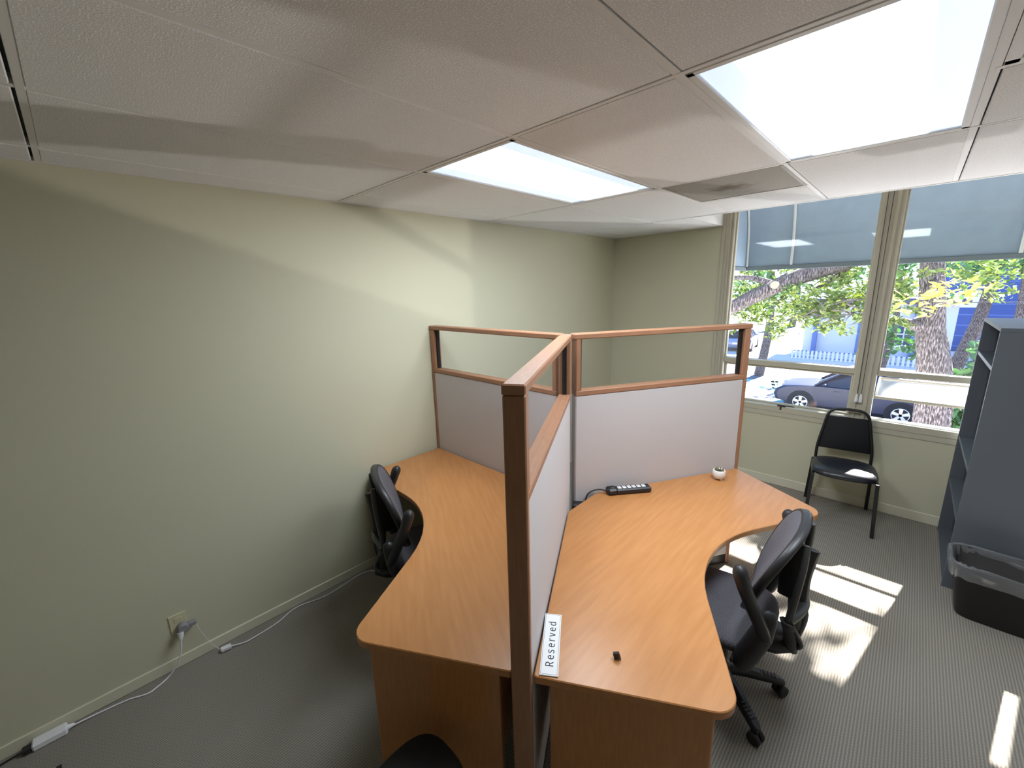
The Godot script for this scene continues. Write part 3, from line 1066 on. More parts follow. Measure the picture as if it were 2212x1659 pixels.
# ------------------------------------------------------------------ things on the desk
func build_desk_things() -> void:
	# reserved sign
	var d := Vector3(-0.569, 0, -0.822)
	var up := Vector3(-0.822, 0, 0.569)
	var c := (Vector3(-0.87, 0, -1.027) + Vector3(-0.679, 0, -0.85)) / 2.0 + Vector3(0.014, 0.7305, -0.009)
	var t := Node3D.new()
	t.name = numbered("reserved_sign")
	add_child(t)
	t.transform = Transform3D(Basis(d, up, Vector3.UP), c)
	tag(t, "white card sign reading Reserved lying on the desk", "sign")
	var st := mb()
	box(st, Vector3(-0.130, -0.0305, 0.0), Vector3(0.130, 0.0305, 0.004), 0.0008)
	put(st, "card", M.card, t)
	st = mb()
	for s in [-1, 1]:
		box(st, Vector3(-0.1255, s * 0.0265 - 0.0004, 0.004), Vector3(0.1255, s * 0.0265 + 0.0004, 0.0043))
		box(st, Vector3(s * 0.1255 - 0.0004, -0.0265, 0.004), Vector3(s * 0.1255 + 0.0004, 0.0265, 0.0043))
	put(st, "border_line", M.ink, t)
	var f := SystemFont.new()
	f.font_names = PackedStringArray(["Droid Sans"])
	var fv := FontVariation.new()
	fv.base_font = f
	fv.spacing_glyph = 10
	var tm := TextMesh.new()
	tm.font = fv
	tm.text = "Reserved"
	tm.font_size = 64
	tm.pixel_size = 0.00058
	tm.depth = 0.0004
	var txt := place(tm, "lettering", M.ink, t)
	txt.position = Vector3(-0.003, 0.0, 0.0043)
	# power strip
	var ps := Vector3(-1.098, 0.7305, -2.118)
	var pd := Vector3(0.639, 0, -0.77)
	t = Node3D.new()
	t.name = numbered("power_strip")
	add_child(t)
	t.transform = Transform3D(Basis(pd, Vector3.UP, pd.cross(Vector3.UP)), ps)
	tag(t, "black power strip with six white outlets lying on the desk", "power strip")
	st = mb()
	box(st, Vector3(-0.085, 0.0, -0.028), Vector3(0.135, 0.036, 0.028), 0.008)
	put(st, "body", M.black_plastic, t)
	st = mb()
	box(st, Vector3(-0.135, 0.0, -0.031), Vector3(-0.075, 0.040, 0.031), 0.010)
	put(st, "switch_end", M.black_plastic, t)
	st = mb()
	box(st, Vector3(-0.118, 0.039, -0.014), Vector3(-0.092, 0.044, 0.014), 0.003)
	put(st, "switch", M.black_enamel, t)
	for k in 6:
		st = mb()
		var x := -0.058 + k * 0.030
		box(st, Vector3(x - 0.0115, 0.033, -0.014), Vector3(x + 0.0115, 0.0385, 0.014), 0.003)
		var o := put(st, "outlet", M.white_plastic, t)
		st = mb()
		box(st, Vector3(x - 0.005, 0.0384, -0.006), Vector3(x - 0.003, 0.0388, 0.002))
		box(st, Vector3(x + 0.003, 0.0384, -0.006), Vector3(x + 0.005, 0.0388, 0.002))
		put(st, "slots", M.ink, o)
	st = mb()
	tube(st, spline([Vector3(-0.13, 0.018, 0.0), Vector3(-0.17, 0.028, -0.008), Vector3(-0.215, 0.024, -0.010), Vector3(-0.255, 0.0, -0.004), Vector3(-0.265, -0.06, 0.0)], 6), 0.0045, 8)
	put(st, "cord", M.black_plastic, t)
	# black adapter behind the cut desk corner
	t = thing("power_adapter", Vector3(-1.283, 0.0, -1.862), "black power adapter in the gap behind the cut desk corner", "adapter", "", deg_to_rad(35.0))
	st = mb()
	box(st, Vector3(-0.035, 0.645, -0.03), Vector3(0.035, 0.70, 0.03), 0.008)
	put(st, "body", M.black_plastic, t)
	st = mb()
	tube(st, spline([Vector3(0, 0.65, 0), Vector3(0.0, 0.4, 0.01), Vector3(0.01, 0.004, 0.0)], 5), 0.005, 8)
	put(st, "cord", M.black_plastic, t)
	# pot
	t = thing("plant_pot", Vector3(-0.755, 0.7302, -2.645), "small white ceramic pot with a dry succulent on the desk", "plant pot")
	st = mb()
	lathe(st, [Vector2(0.022, 0.010), Vector2(0.030, 0.013), Vector2(0.037, 0.028), Vector2(0.039, 0.044), Vector2(0.036, 0.062), Vector2(0.033, 0.066), Vector2(0.030, 0.064), Vector2(0.030, 0.054), Vector2(0.005, 0.054)], 24)
	put(st, "pot", M.ceramic, t)
	for k in 3:
		st = mb()
		var a := TAU * k / 3.0 + 0.5
		lathe(st, [Vector2(0.003, 0.0), Vector2(0.005, 0.004), Vector2(0.007, 0.014)], 10, Transform3D(Basis(), Vector3(cos(a) * 0.022, 0, sin(a) * 0.022)))
		put(st, "foot", M.ceramic, t)
	st = mb()
	lathe(st, [Vector2(0.030, 0.050), Vector2(0.029, 0.057), Vector2(0.012, 0.060)], 18)
	put(st, "soil", M.soil, t)
	var r := RandomNumberGenerator.new()
	r.seed = 3
	for k in 11:
		st = mb()
		var a := TAU * k / 11.0 + r.randf() * 0.5
		var q := 0.008 + 0.018 * r.randf()
		var b := Vector3(cos(a) * q, 0.057, sin(a) * q)
		tube(st, [b, b + Vector3(cos(a) * 0.005, 0.010, sin(a) * 0.005), b + Vector3(cos(a) * 0.009, 0.016 + r.randf() * 0.008, sin(a) * 0.009)], [0.0035, 0.0042, 0.0012], 6)
		put(st, "leaf", M.dry_plant, t)
	# little black clip
	t = thing("plastic_clip", Vector3(-0.557, 0.7303, -1.047), "tiny black plastic clip lying alone on the desktop", "clip", "", deg_to_rad(25.0))
	st = mb()
	box(st, Vector3(-0.010, 0.003, -0.006), Vector3(0.010, 0.022, 0.006), 0.001, Transform3D(Basis(Vector3.BACK, 0.35), Vector3(0, 0.002, 0)))
	put(st, "body", M.black_plastic, t)
	st = mb()
	box(st, Vector3(-0.012, 0.0, -0.004), Vector3(-0.004, 0.004, 0.004))
	box(st, Vector3(0.006, 0.0, -0.003), Vector3(0.010, 0.006, 0.003))
	put(st, "prongs", M.black_plastic, t)

# ------------------------------------------------------------------ floor and wall cables
func build_floor_things() -> void:
	var x := WALL_X
	var t := thing("wall_outlet", Vector3(x, 0.25, -0.088), "almond wall outlet plate with plugs on the left wall", "outlet")
	var st := mb()
	box(st, Vector3(0, -0.058, -0.037), Vector3(0.006, 0.058, 0.037), 0.002)
	put(st, "plate", M.almond_plastic, t)
	st = mb()
	box(st, Vector3(0.005, 0.012, -0.016), Vector3(0.008, 0.040, 0.016), 0.002)
	put(st, "socket", M.almond_plastic, t)
	t = thing("plug_adapter", Vector3(x + 0.006, 0.232, -0.10), "grey round plug adapter pushed into the wall outlet", "adapter")
	st = mb()
	tube(st, [Vector3(0.002, 0, 0), Vector3(0.008, 0, 0), Vector3(0.036, 0, 0), Vector3(0.042, 0, 0)], [0.022, 0.026, 0.026, 0.020], 16)
	put(st, "body", M.grey_adapter, t)
	st = mb()
	box(st, Vector3(0.004, -0.012, -0.058), Vector3(0.03, 0.012, -0.022), 0.004)
	put(st, "clip", M.grey_adapter, t)
	# extension cord: white plug, cord, white strip, black plug
	t = thing("extension_cord", Vector3(x + 0.05, 0.0, 0.03), "white extension cord from the wall outlet to a white strip by the baseboard", "extension cord")
	var o := Vector3(x + 0.05, 0.0, 0.03)
	st = mb()
	tube(st, [Vector3(x + 0.046, 0.222, -0.085) - o, Vector3(x + 0.052, 0.205, -0.083) - o, Vector3(x + 0.056, 0.182, -0.080) - o], [0.014, 0.013, 0.006], 10)
	put(st, "plug", M.white_plastic, t)
	st = mb()
	var pts := []
	for p in [Vector3(x + 0.056, 0.186, -0.080), Vector3(x + 0.065, 0.13, -0.070), Vector3(x + 0.058, 0.06, -0.045), Vector3(x + 0.05, 0.008, 0.0), Vector3(x + 0.075, 0.004, 0.05), Vector3(x + 0.085, 0.004, 0.09), Vector3(x + 0.055, 0.004, 0.16), Vector3(x + 0.04, 0.005, 0.26), Vector3(x + 0.045, 0.015, 0.345)]: pts.append(p - o)
	tube(st, spline(pts, 6), 0.0038, 8)
	put(st, "cord", M.white_plastic, t)
	st = mb()
	box(st, Vector3(x + 0.016, 0.0, 0.365) - o, Vector3(x + 0.068, 0.034, 0.475) - o, 0.006)
	put(st, "strip", M.white_plastic, t)
	st = mb()
	tube(st, [Vector3(x + 0.042, 0.016, 0.342) - o, Vector3(x + 0.042, 0.017, 0.368) - o], [0.006, 0.014], 10)
	put(st, "strain_relief", M.white_plastic, t)
	t = thing("black_cord", Vector3(x + 0.045, 0.0, 0.49), "black plug and cord at the end of the white strip", "cord")
	o = t.position
	st = mb()
	box(st, Vector3(-0.016, 0.002, -0.014), Vector3(0.018, 0.028, 0.014), 0.004)
	put(st, "plug", M.black_plastic, t)
	st = mb()
	tube(st, spline([Vector3(0, 0.015, 0.012), Vector3(-0.005, 0.008, 0.06), Vector3(0.01, 0.005, 0.15), Vector3(0.0, 0.005, 0.35)], 5), 0.004, 8)
	put(st, "cord", M.black_plastic, t)
	# low-voltage lead with its small white inline box
	t = thing("adapter_lead", Vector3(-2.544, 0.0, -0.25), "thin grey lead with a small white inline box running under the desk", "cord")
	o = t.position
	st = mb()
	pts = []
	for p in [Vector3(x + 0.034, 0.225, -0.155), Vector3(x + 0.03, 0.15, -0.17), Vector3(x + 0.035, 0.06, -0.20), Vector3(x + 0.06, 0.018, -0.228)]: pts.append(p - o)
	tube(st, spline(pts, 6), 0.0012, 6)
	put(st, "thin_wire", M.white_plastic, t)
	st = mb()
	box(st, Vector3(-0.013, 0.004, -0.028), Vector3(0.013, 0.026, 0.022), 0.004, Transform3D(Basis(Vector3.UP, -0.15), Vector3.ZERO))
	put(st, "inline_box", M.white_plastic, t)
	st = mb()
	pts = []
	for p in [Vector3(-2.54, 0.014, -0.275), Vector3(-2.52, 0.006, -0.34), Vector3(-2.524, 0.005, -0.413), Vector3(-2.540, 0.005, -0.518), Vector3(-2.585, 0.005, -0.644), Vector3(-2.548, 0.005, -0.799), Vector3(-2.56, 0.005, -0.931), Vector3(-2.575, 0.005, -1.107), Vector3(-2.465, 0.005, -1.226), Vector3(-2.36, 0.005, -1.42)]: pts.append(p - o)
	tube(st, spline(pts, 6), 0.0035, 8)
	put(st, "cord", M.white_plastic, t)
	# loose tan plug
	t = thing("loose_plug", Vector3(-2.368, 0.0, 0.405), "small tan plug with a black tip lying loose on the carpet", "plug")
	st = mb()
	box(st, Vector3(-0.010, 0.0, -0.005), Vector3(0.010, 0.016, 0.06), 0.003)
	put(st, "body", M.tan_plastic, t)
	st = mb()
	box(st, Vector3(-0.007, 0.002, -0.022), Vector3(0.007, 0.014, -0.004), 0.002)
	put(st, "tip", M.black_plastic, t)
	# dark rounded stool top close to the desk end
	t = thing("footstool", Vector3(-0.935, 0.0, -0.485), "black padded stool standing in front of the desk end panel", "stool")
	st = mb()
	var rings := []
	for q in [[0.9, 0.33], [1.0, 0.345], [1.0, 0.40], [0.96, 0.425], [0.85, 0.44], [0.5, 0.445], [0.1, 0.446]]:
		rings.append(ring_of(0.14 * q[0], 0.14 * q[0], q[1], 32, 0.7))
	loft(st, rings)
	put(st, "cushion", M.black_cloth, t)
	for k in 4:
		st = mb()
		var sx := -1.0 if k % 2 else 1.0
		var sz := -1.0 if k > 1 else 1.0
		tube(st, [Vector3(sx * 0.10, 0.0, sz * 0.10), Vector3(sx * 0.085, 0.34, sz * 0.085)], 0.010, 8)
		put(st, "leg", M.black_enamel, t)

# ------------------------------------------------------------------ outside
func build_outside() -> void:
	var st := mb()
	box(st, Vector3(-60, STREET - 0.4, -90), Vector3(60, STREET - 0.02, WIN_Z - 0.2))
	structure(st, "street_ground", M.asphalt)
	st = mb()
	box(st, Vector3(-60, STREET - 0.3, -16.5), Vector3(60, STREET + 0.1, WIN_Z - 0.2))
	structure(st, "pavement_near", M.pavement)
	st = mb()
	box(st, Vector3(-60, STREET - 0.3, -40), Vector3(60, STREET + 0.08, -30.2))
	structure(st, "pavement_far", M.pavement)
	st = mb()
	box(st, Vector3(-6.0, STREET - 0.3, WIN_Z - 0.30), Vector3(6.0, -0.3, WIN_Z - 0.16))
	box(st, Vector3(-6.0, 3.3, WIN_Z - 0.30), Vector3(6.0, 4.6, WIN_Z - 0.16))
	box(st, Vector3(-6.0, -0.3, WIN_Z - 0.30), Vector3(WALL_X, 3.3, WIN_Z - 0.16))
	structure(st, "wall_facade", M.stucco)
	awning()
	crosswalk()
	car(Vector3(-1.28, STREET, -19.6), PI, "dark navy parked car seen side-on across the street", M.car_navy, 1.68)
	car(Vector3(-9.1, STREET, -34.5), PI / 2 + 0.12, "silver hatchback seen from behind down the street", M.car_silver, 1.55)
	near_tree()
	far_things()
	# the car parked below the sill, whose windscreen throws the low sun up through the window
	car(Vector3(2.65, STREET + 0.1, -12.6), -PI / 2, "silver car parked nose-in on the pavement below the sill", M.car_silver, 1.5)
	var g := SpotLight3D.new()
	g.name = "windscreen_sun_glint"
	g.light_energy = 28.0
	g.light_color = Color(1.0, 0.98, 0.94)
	g.light_size = 0.05
	g.spot_range = 40.0
	g.spot_angle = 24.0
	g.spot_attenuation = 2.0
	g.spot_angle_attenuation = 0.3
	g.shadow_enabled = true
	add_child(g)
	g.look_at_from_position(Vector3(2.65, -1.58, -11.35), Vector3(-0.7, 1.7, -4.48))

func awning() -> void:
	var t := thing("window_awning", Vector3(0, 2.90, WIN_Z - 0.17), "pale blue grey barrel awning with metal ribs over the window", "awning")
	var x0 := -1.37
	var x1 := 3.2
	var dz := 0.42
	var dy := 0.80
	var P := func(a: float) -> Vector3: return Vector3(0, -dy * (1.0 - cos(a)), -dz * sin(a))
	var prof := []
	for k in 15: prof.append(P.call(PI / 2 * k / 14.0))
	var st := mb()
	st.set_smooth_group(1)
	for k in 14:
		var a: Vector3 = prof[k]
		var b: Vector3 = prof[k + 1]
		quad(st, a + Vector3(x0, 0, 0), b + Vector3(x0, 0, 0), b + Vector3(x1, 0, 0), a + Vector3(x1, 0, 0))
	put(st, "cloth", M.awning_cloth, t)
	for x in [x0, x1]:
		st = mb()
		for k in 14:
			tri(st, Vector3(x, -dy, 0), prof[k] + Vector3(x, 0, 0), prof[k + 1] + Vector3(x, 0, 0))
		put(st, "end_cloth", M.awning_cloth, t)
	for x in [x0 + 0.012, -0.955, 0.527, 1.9, x1 - 0.012]:
		st = mb()
		var pts := []
		for p in prof: pts.append(p * Vector3(1, 0.985, 0.97) + Vector3(x, 0, 0))
		tube(st, pts, 0.012, 8)
		put(st, "rib", M.awning_bar, t)
	st = mb()
	box(st, Vector3(x0, -dy - 0.03, -dz - 0.008), Vector3(x1, -dy + 0.012, -dz + 0.012), 0.003)
	put(st, "hem_bar", M.awning_hem, t)
	st = mb()
	box(st, Vector3(x0 - 0.004, -dy - 0.03, -dz), Vector3(x0 + 0.012, -dy + 0.01, 0.0), 0.003)
	put(st, "side_bar", M.awning_hem, t)

func crosswalk() -> void:
	var t := thing("crosswalk", Vector3(-4.9, STREET - 0.02, -21.6), "pale teal painted crossing stripes on the road", "crosswalk")
	for k in 6:
		var st := mb()
		box(st, Vector3(-0.9, 0.0, -0.22), Vector3(0.9, 0.012, 0.22), 0.0, Transform3D(Basis(Vector3.UP, 0.25), Vector3(-0.6 + k * 0.12, 0, 2.0 - k * 0.8)))
		put(st, "stripe", M.road_paint, t)
	var st2 := mb()
	box(st2, Vector3(-0.16, 0.0, -2.6), Vector3(0.16, 0.012, 2.6), 0.0, Transform3D(Basis(Vector3.UP, 0.25), Vector3(0.85, 0, 0)))
	put(st2, "stripe", M.road_paint, t)

func car(at: Vector3, turn: float, label: String, paint: Material, height: float) -> void:
	var t := thing("parked_car", at, label, "car", "parked cars", turn)
	var side := func(z: float, k: float) -> Array:
		var out := []
		for p in [Vector2(-2.30, 0.42), Vector2(-2.34, 0.70), Vector2(-2.26, 0.98), Vector2(-1.90, 1.06), Vector2(0.85, 1.04), Vector2(1.5, 0.99), Vector2(2.05, 0.90), Vector2(2.28, 0.76), Vector2(2.36, 0.55), Vector2(2.28, 0.34), Vector2(1.8, 0.26), Vector2(-1.9, 0.28)]:
			out.append(Vector3(p.x * k, 0.62 + (p.y - 0.62) * k, z))
		return out
	var st := mb()
	loft(st, [side.call(-0.90, 0.94), side.call(-0.86, 0.985), side.call(-0.76, 1.0), side.call(0.76, 1.0), side.call(0.86, 0.985), side.call(0.90, 0.94)])
	put(st, "body", paint, t)
	# greenhouse
	var belt := [Vector2(-2.10, 0.80), Vector2(1.00, 0.80)]
	var roof := [Vector2(-1.75, 0.62), Vector2(0.20, 0.62)]
	st = mb()
	var lo := [Vector3(-2.10, 1.03, -0.80), Vector3(1.02, 1.03, -0.80), Vector3(1.02, 1.03, 0.80), Vector3(-2.10, 1.03, 0.80)]
	var hi := [Vector3(-1.78, height - 0.06, -0.62), Vector3(0.15, height - 0.06, -0.62), Vector3(0.15, height - 0.06, 0.62), Vector3(-1.78, height - 0.06, 0.62)]
	lo.reverse()
	hi.reverse()
	loft(st, [lo, hi])
	put(st, "cabin_glass", M.car_glass, t)
	st = mb()
	prism(st, rounded(PackedVector2Array([Vector2(-1.84, -0.64), Vector2(0.22, -0.64), Vector2(0.22, 0.64), Vector2(-1.84, 0.64)]), [0.15, 0.2, 0.2, 0.15], 4), height - 0.075, height, 0.03)
	put(st, "roof", paint, t)
	for z in [-1, 1]:
		for q in [[Vector2(1.04, 1.03), Vector2(0.17, height - 0.05)], [Vector2(-0.35, 1.03), Vector2(-0.42, height - 0.05)], [Vector2(-1.35, 1.03), Vector2(-1.30, height - 0.05)], [Vector2(-2.10, 1.03), Vector2(-1.78, height - 0.05)]]:
			st = mb()
			tube(st, [Vector3(q[0].x, q[0].y, z * 0.81), Vector3(q[1].x, q[1].y, z * 0.63)], 0.035, 6)
			put(st, "pillar", paint, t)
		st = mb()
		tube(st, [Vector3(0.75, 1.06, z * 0.86), Vector3(0.72, 1.10, z * 1.0)], [0.05, 0.08], 8, 0.8, true)
		put(st, "mirror", paint, t)
		for x in [0.55, -0.45]:
			st = mb()
			box(st, Vector3(x - 0.3, 0.88, z * 0.905 - 0.012), Vector3(x - 0.1, 0.91, z * 0.905 + 0.012), 0.004)
			put(st, "door_handle", paint, t)
		st = mb()
		box(st, Vector3(2.02, 0.72, z * 0.68 - 0.14), Vector3(2.30, 0.86, z * 0.68 + 0.14), 0.04)
		put(st, "headlight", M.head_lens, t)
		st = mb()
		box(st, Vector3(-2.34, 0.82, z * 0.70 - 0.14), Vector3(-2.24, 0.98, z * 0.70 + 0.14), 0.02)
		put(st, "tail_lens", M.tail_lens, t)
		for x in [-1.42, 1.42]:
			st = mb()
			tube(st, [Vector3(x, 0.36, z * 0.80), Vector3(x, 0.36, z * 0.915)], 0.43, 24)
			put(st, "wheel_arch", M.tyre, t)
			st = mb()
			tube(st, [Vector3(x, 0.35, z * 0.70), Vector3(x, 0.35, z * 0.72), Vector3(x, 0.35, z * 0.91), Vector3(x, 0.35, z * 0.935)], [0.31, 0.35, 0.35, 0.29], 24)
			var w := put(st, "wheel", M.tyre, t)
			st = mb()
			for k in 5:
				var a := TAU * k / 5.0
				var d := Vector3(sin(a), cos(a), 0)
				var s := Vector3(cos(a), -sin(a), 0)
				var c := Vector3(x, 0.35, z * 0.94)
				var o := Vector3(0, 0, z * 0.012)
				outq(st, c + o - s * 0.035, c + o + s * 0.035, c + o + d * 0.235 + s * 0.055, c + o + d * 0.235 - s * 0.055, Vector3(x, 0.35, 0))
			var rg := []
			for k in 25:
				var a := TAU * k / 24.0
				rg.append(Vector3(x + sin(a) * 0.232, 0.35 + cos(a) * 0.232, z * 0.944))
			tube(st, rg, 0.014, 6)
			put(st, "rim", M.alloy, w)
	st = mb()
	box(st, Vector3(2.30, 0.50, -0.5), Vector3(2.375, 0.70, 0.5), 0.02)
	put(st, "grille", M.black_plastic, t)
	st = mb()
	box(st, Vector3(-2.365, 0.62, -0.26), Vector3(-2.335, 0.75, 0.26), 0.005)
	put(st, "number_plate", M.white_plastic, t)

func leaf_mesh(long: float, wide: float) -> ArrayMesh:
	var st := mb()
	var a := Vector3(0, 0, 0)
	var b := Vector3(0, long * 0.06, long)
	for s in [-1, 1]:
		var m1 := Vector3(s * wide * 0.5, long * 0.10, long * 0.35)
		var m2 := Vector3(s * wide * 0.42, long * 0.12, long * 0.68)
		if s > 0:
			tri(st, a, m1, b); tri(st, m1, m2, b)
		else:
			tri(st, a, b, m1); tri(st, m1, b, m2)
	return shape(st)

func scatter(clouds: Array, mesh: Mesh, m: Material, called: String, parent: Node, seed_: int, tones: Array) -> void:   # clouds: [centre, radii, count]
	var r := RandomNumberGenerator.new()
	r.seed = seed_
	var total := 0
	for c in clouds: total += int(c[2])
	var mm := MultiMesh.new()
	mm.transform_format = MultiMesh.TRANSFORM_3D
	mm.use_colors = true
	mm.mesh = mesh
	mm.instance_count = total
	var i := 0
	for c in clouds:
		var clumps := []
		for k in maxi(3, int(c[2]) / 14):
			var d := Vector3(r.randfn(), r.randfn(), r.randfn()).normalized() * pow(r.randf(), 0.4)
			clumps.append(c[0] + d * c[1])
		for k in int(c[2]):
			var p: Vector3 = clumps[r.randi() % clumps.size()] + Vector3(r.randfn(), r.randfn() * 0.7, r.randfn()) * c[1].length() * 0.06
			var b := Basis.from_euler(Vector3(r.randf_range(-0.9, 0.9), r.randf() * TAU, r.randf_range(-0.9, 0.9)))
			var s := r.randf_range(0.7, 1.3)
			mm.set_instance_transform(i, Transform3D(b.scaled(Vector3.ONE * s), p))
			var q: Color = tones[r.randi() % tones.size()]
			mm.set_instance_color(i, q)
			i += 1
	var o := MultiMeshInstance3D.new()
	o.name = called
	o.multimesh = mm
	o.material_override = m
	parent.add_child(o, true)
	o.set_meta("kind", "stuff")

func ray(sx: float, sy: float, depth: float) -> Vector3:     # point seen along slope sx, sy at a depth
	return Vector3(sx * depth, 1.94 + sy * depth, -depth)

func near_tree() -> void:
	var base := Vector3(0.50, STREET + 0.08, -10.0)
	var t := thing("street_tree", base, "large rough-barked street tree right outside the window with a sawn limb", "tree")
	var st := mb()
	var pts := []
	for p in [Vector3(0.53, STREET, -10.0), Vector3(0.50, -1.6, -10.0), Vector3(0.46, -0.2, -10.0), Vector3(0.36, 0.5, -10.0), Vector3(0.26, 1.0, -10.0), Vector3(0.21, 1.5, -10.0), Vector3(0.12, 2.2, -10.05), Vector3(0.05, 3.2, -10.1), Vector3(0.1, 4.6, -10.2), Vector3(0.3, 6.2, -10.2)]: pts.append(p - base)
	var sp := spline(pts, 3)
	var rad := []
	for k in sp.size():
		var f := float(k) / (sp.size() - 1)
		rad.append(lerpf(0.30, 0.09, pow(f, 0.8)) if f > 0.05 else 0.36)
	var r := RandomNumberGenerator.new()
	r.seed = 8
	var rough := func(line: Array, rr: Array, n: int) -> SurfaceTool:
		var q := mb()
		var fr := ring_frame(line)
		var rings := []
		for i in line.size():
			var ring := []
			for k in n:
				var a := TAU * k / n
				var bump := 1.0 + 0.07 * sin(a * 7.0 + i * 0.35) + 0.05 * r.randf_range(-1, 1)
				ring.append(line[i] + (fr[i][0] * cos(a) + fr[i][1] * sin(a)) * rr[i] * bump)
			rings.append(ring)
		loft(q, rings)
		return q
	put(rough.call(sp, rad, 20), "trunk", M.bark, t)
	# heavy limb crossing the first window
	pts = []
	for p in [Vector3(0.06, 3.0, -10.1), ray(-0.06, 0.062, 9.6), ray(-0.108, 0.034, 9.2), ray(-0.157, 0.016, 9.0), ray(-0.211, -0.008, 8.8), ray(-0.27, -0.040, 8.6), ray(-0.325, -0.072, 8.4), ray(-0.42, -0.13, 8.2)]: pts.append(p - base)
	sp = spline(pts, 3)
	rad = []
	for k in sp.size(): rad.append(lerpf(0.17, 0.10, float(k) / (sp.size() - 1)))
	var limb: MeshInstance3D = put(rough.call(sp, rad, 14), "limb", M.bark, t)
	st = mb()
	var kn := ray(-0.213, -0.004, 8.62) - base
	tube(st, [kn, kn + Vector3(0.02, 0.0, 0.10)], [0.075, 0.06], 10)
	put(st, "sawn_knot", M.sawn_wood, limb)
	for q in [[ray(-0.150, 0.020, 9.0), ray(-0.175, 0.002, 8.9), ray(-0.19, -0.012, 8.9), 0.07], [ray(-0.211, -0.004, 8.8), ray(-0.262, 0.012, 9.0), ray(-0.31, 0.010, 9.4), 0.06], [ray(-0.08, 0.05, 9.4), ray(-0.11, 0.012, 9.4), ray(-0.15, -0.018, 9.3), 0.06]]:
		st = mb()
		tube(st, spline([q[0] - base, q[1] - base, q[2] - base], 4), [q[3], q[3], q[3] * 0.95, q[3] * 0.9, q[3] * 0.8, q[3] * 0.7, q[3] * 0.6, q[3] * 0.5, q[3] * 0.4], 8)
		put(st, "branch", M.bark, t)
	# right-hand side limbs and upper boughs that carry the crown
	for q in [[Vector3(0.24, 1.1, -10.0), ray(-0.005, -0.075, 9.8), ray(-0.03, -0.068, 9.6), 0.10], [Vector3(0.1, 2.6, -10.1), Vector3(0.9, 3.3, -10.4), Vector3(2.4, 4.4, -10.8), 0.12], [Vector3(0.05, 3.3, -10.1), Vector3(-1.2, 4.6, -9.8), Vector3(-2.6, 5.6, -9.4), 0.12], [Vector3(0.1, 4.4, -10.1), Vector3(-0.3, 5.6, -9.2), Vector3(-0.6, 6.6, -8.4), 0.09]]:
		st = mb()
		tube(st, spline([q[0] - base, q[1] - base, q[2] - base], 4), [q[3], q[3], q[3] * 0.95, q[3] * 0.9, q[3] * 0.8, q[3] * 0.7, q[3] * 0.6, q[3] * 0.5, q[3] * 0.4], 8)
		put(st, "branch", M.bark, t)
	# thin twigs drooping under the foliage
	for k in 34:
		var sx := r.randf_range(-0.16, -0.065)
		var sy := r.randf_range(-0.085, -0.05)
		var d := r.randf_range(8.4, 9.6)
		var a := ray(sx, sy + 0.02, d) - base
		var b := a + Vector3(r.randf_range(-0.5, 0.2), r.randf_range(-0.18, -0.02), r.randf_range(-0.2, 0.2))
		var c := b + Vector3(r.randf_range(-0.35, 0.15), r.randf_range(-0.22, 0.05), r.randf_range(-0.1, 0.1))
		st = mb()
		tube(st, spline([a, b, c], 3), [0.014, 0.013, 0.011, 0.009, 0.007, 0.005, 0.003], 5)
		put(st, "twig", M.twig, t)
	var g := [Color(0.75, 0.85, 0.6), Color(1.0, 1.0, 0.7), Color(0.55, 0.72, 0.5), Color(1.25, 1.2, 0.7), Color(0.4, 0.55, 0.42)]
	var low := []
	for q in [[-0.15, -0.030, 9.0, 0.55, 300], [-0.175, -0.045, 9.0, 0.45, 260], [-0.115, -0.045, 9.0, 0.5, 320], [-0.09, -0.065, 9.0, 0.45, 300], [-0.125, -0.075, 8.8, 0.35, 220], [-0.07, -0.02, 9.2, 0.5, 260], [-0.10, 0.01, 9.4, 0.5, 260], [-0.20, 0.035, 9.4, 0.5, 200], [-0.26, 0.02, 9.6, 0.55, 240], [-0.29, -0.01, 9.8, 0.55, 220], [-0.24, -0.075, 9.4, 0.5, 200], [-0.29, -0.08, 9.2, 0.45, 170], [-0.02, 0.01, 9.0, 0.5, 200], [-0.03, -0.04, 8.8, 0.4, 180], [-0.02, -0.065, 9.3, 0.35, 160], [0.09, 0.012, 11.5, 0.7, 260], [0.05, 0.02, 11.0, 0.6, 220], [-0.22, -0.055, 9.6, 0.6, 260], [-0.19, -0.085, 9.4, 0.5, 180], [-0.25, -0.035, 10.2, 0.6, 240], [0.075, -0.02, 12.5, 0.6, 200], [-0.05, -0.05, 9.2, 0.4, 200]]:
		low.append([ray(q[0], q[1], q[2]) - base, Vector3(q[3], q[3] * 0.6, q[3]), q[4]])
	scatter(low, leaf_mesh(0.105, 0.042), M.leaf, "leaves", t, 5, g)
	var crown := []
	for q in [[-1.8, 5.4, -9.6, 1.5, 900], [-0.6, 6.2, -9.2, 1.4, 900], [-0.2, 5.0, -10.6, 1.2, 600], [-2.8, 4.4, -9.6, 1.2, 700], [-0.9, 4.2, -9.4, 1.0, 600], [0.2, 7.0, -9.6, 1.3, 700], [-3.8, 5.6, -9.6, 1.4, 700], [2.4, 4.9, -10.8, 0.9, 400], [0.1, 4.0, -9.0, 0.7, 350], [-1.8, 6.8, -8.4, 1.2, 600], [1.6, 6.9, -9.8, 1.0, 420], [1.15, 5.42, -9.6, 0.5, 120]]:
		crown.append([Vector3(q[0], q[1], q[2]) - base, Vector3(q[3], q[3] * 0.75, q[3]), q[4]])
	scatter(crown, leaf_mesh(0.16, 0.075), M.leaf, "crown_leaves", t, 6, g)
	# large pale leaves close to the glass
	var big := leaf_mesh(0.145, 0.055)
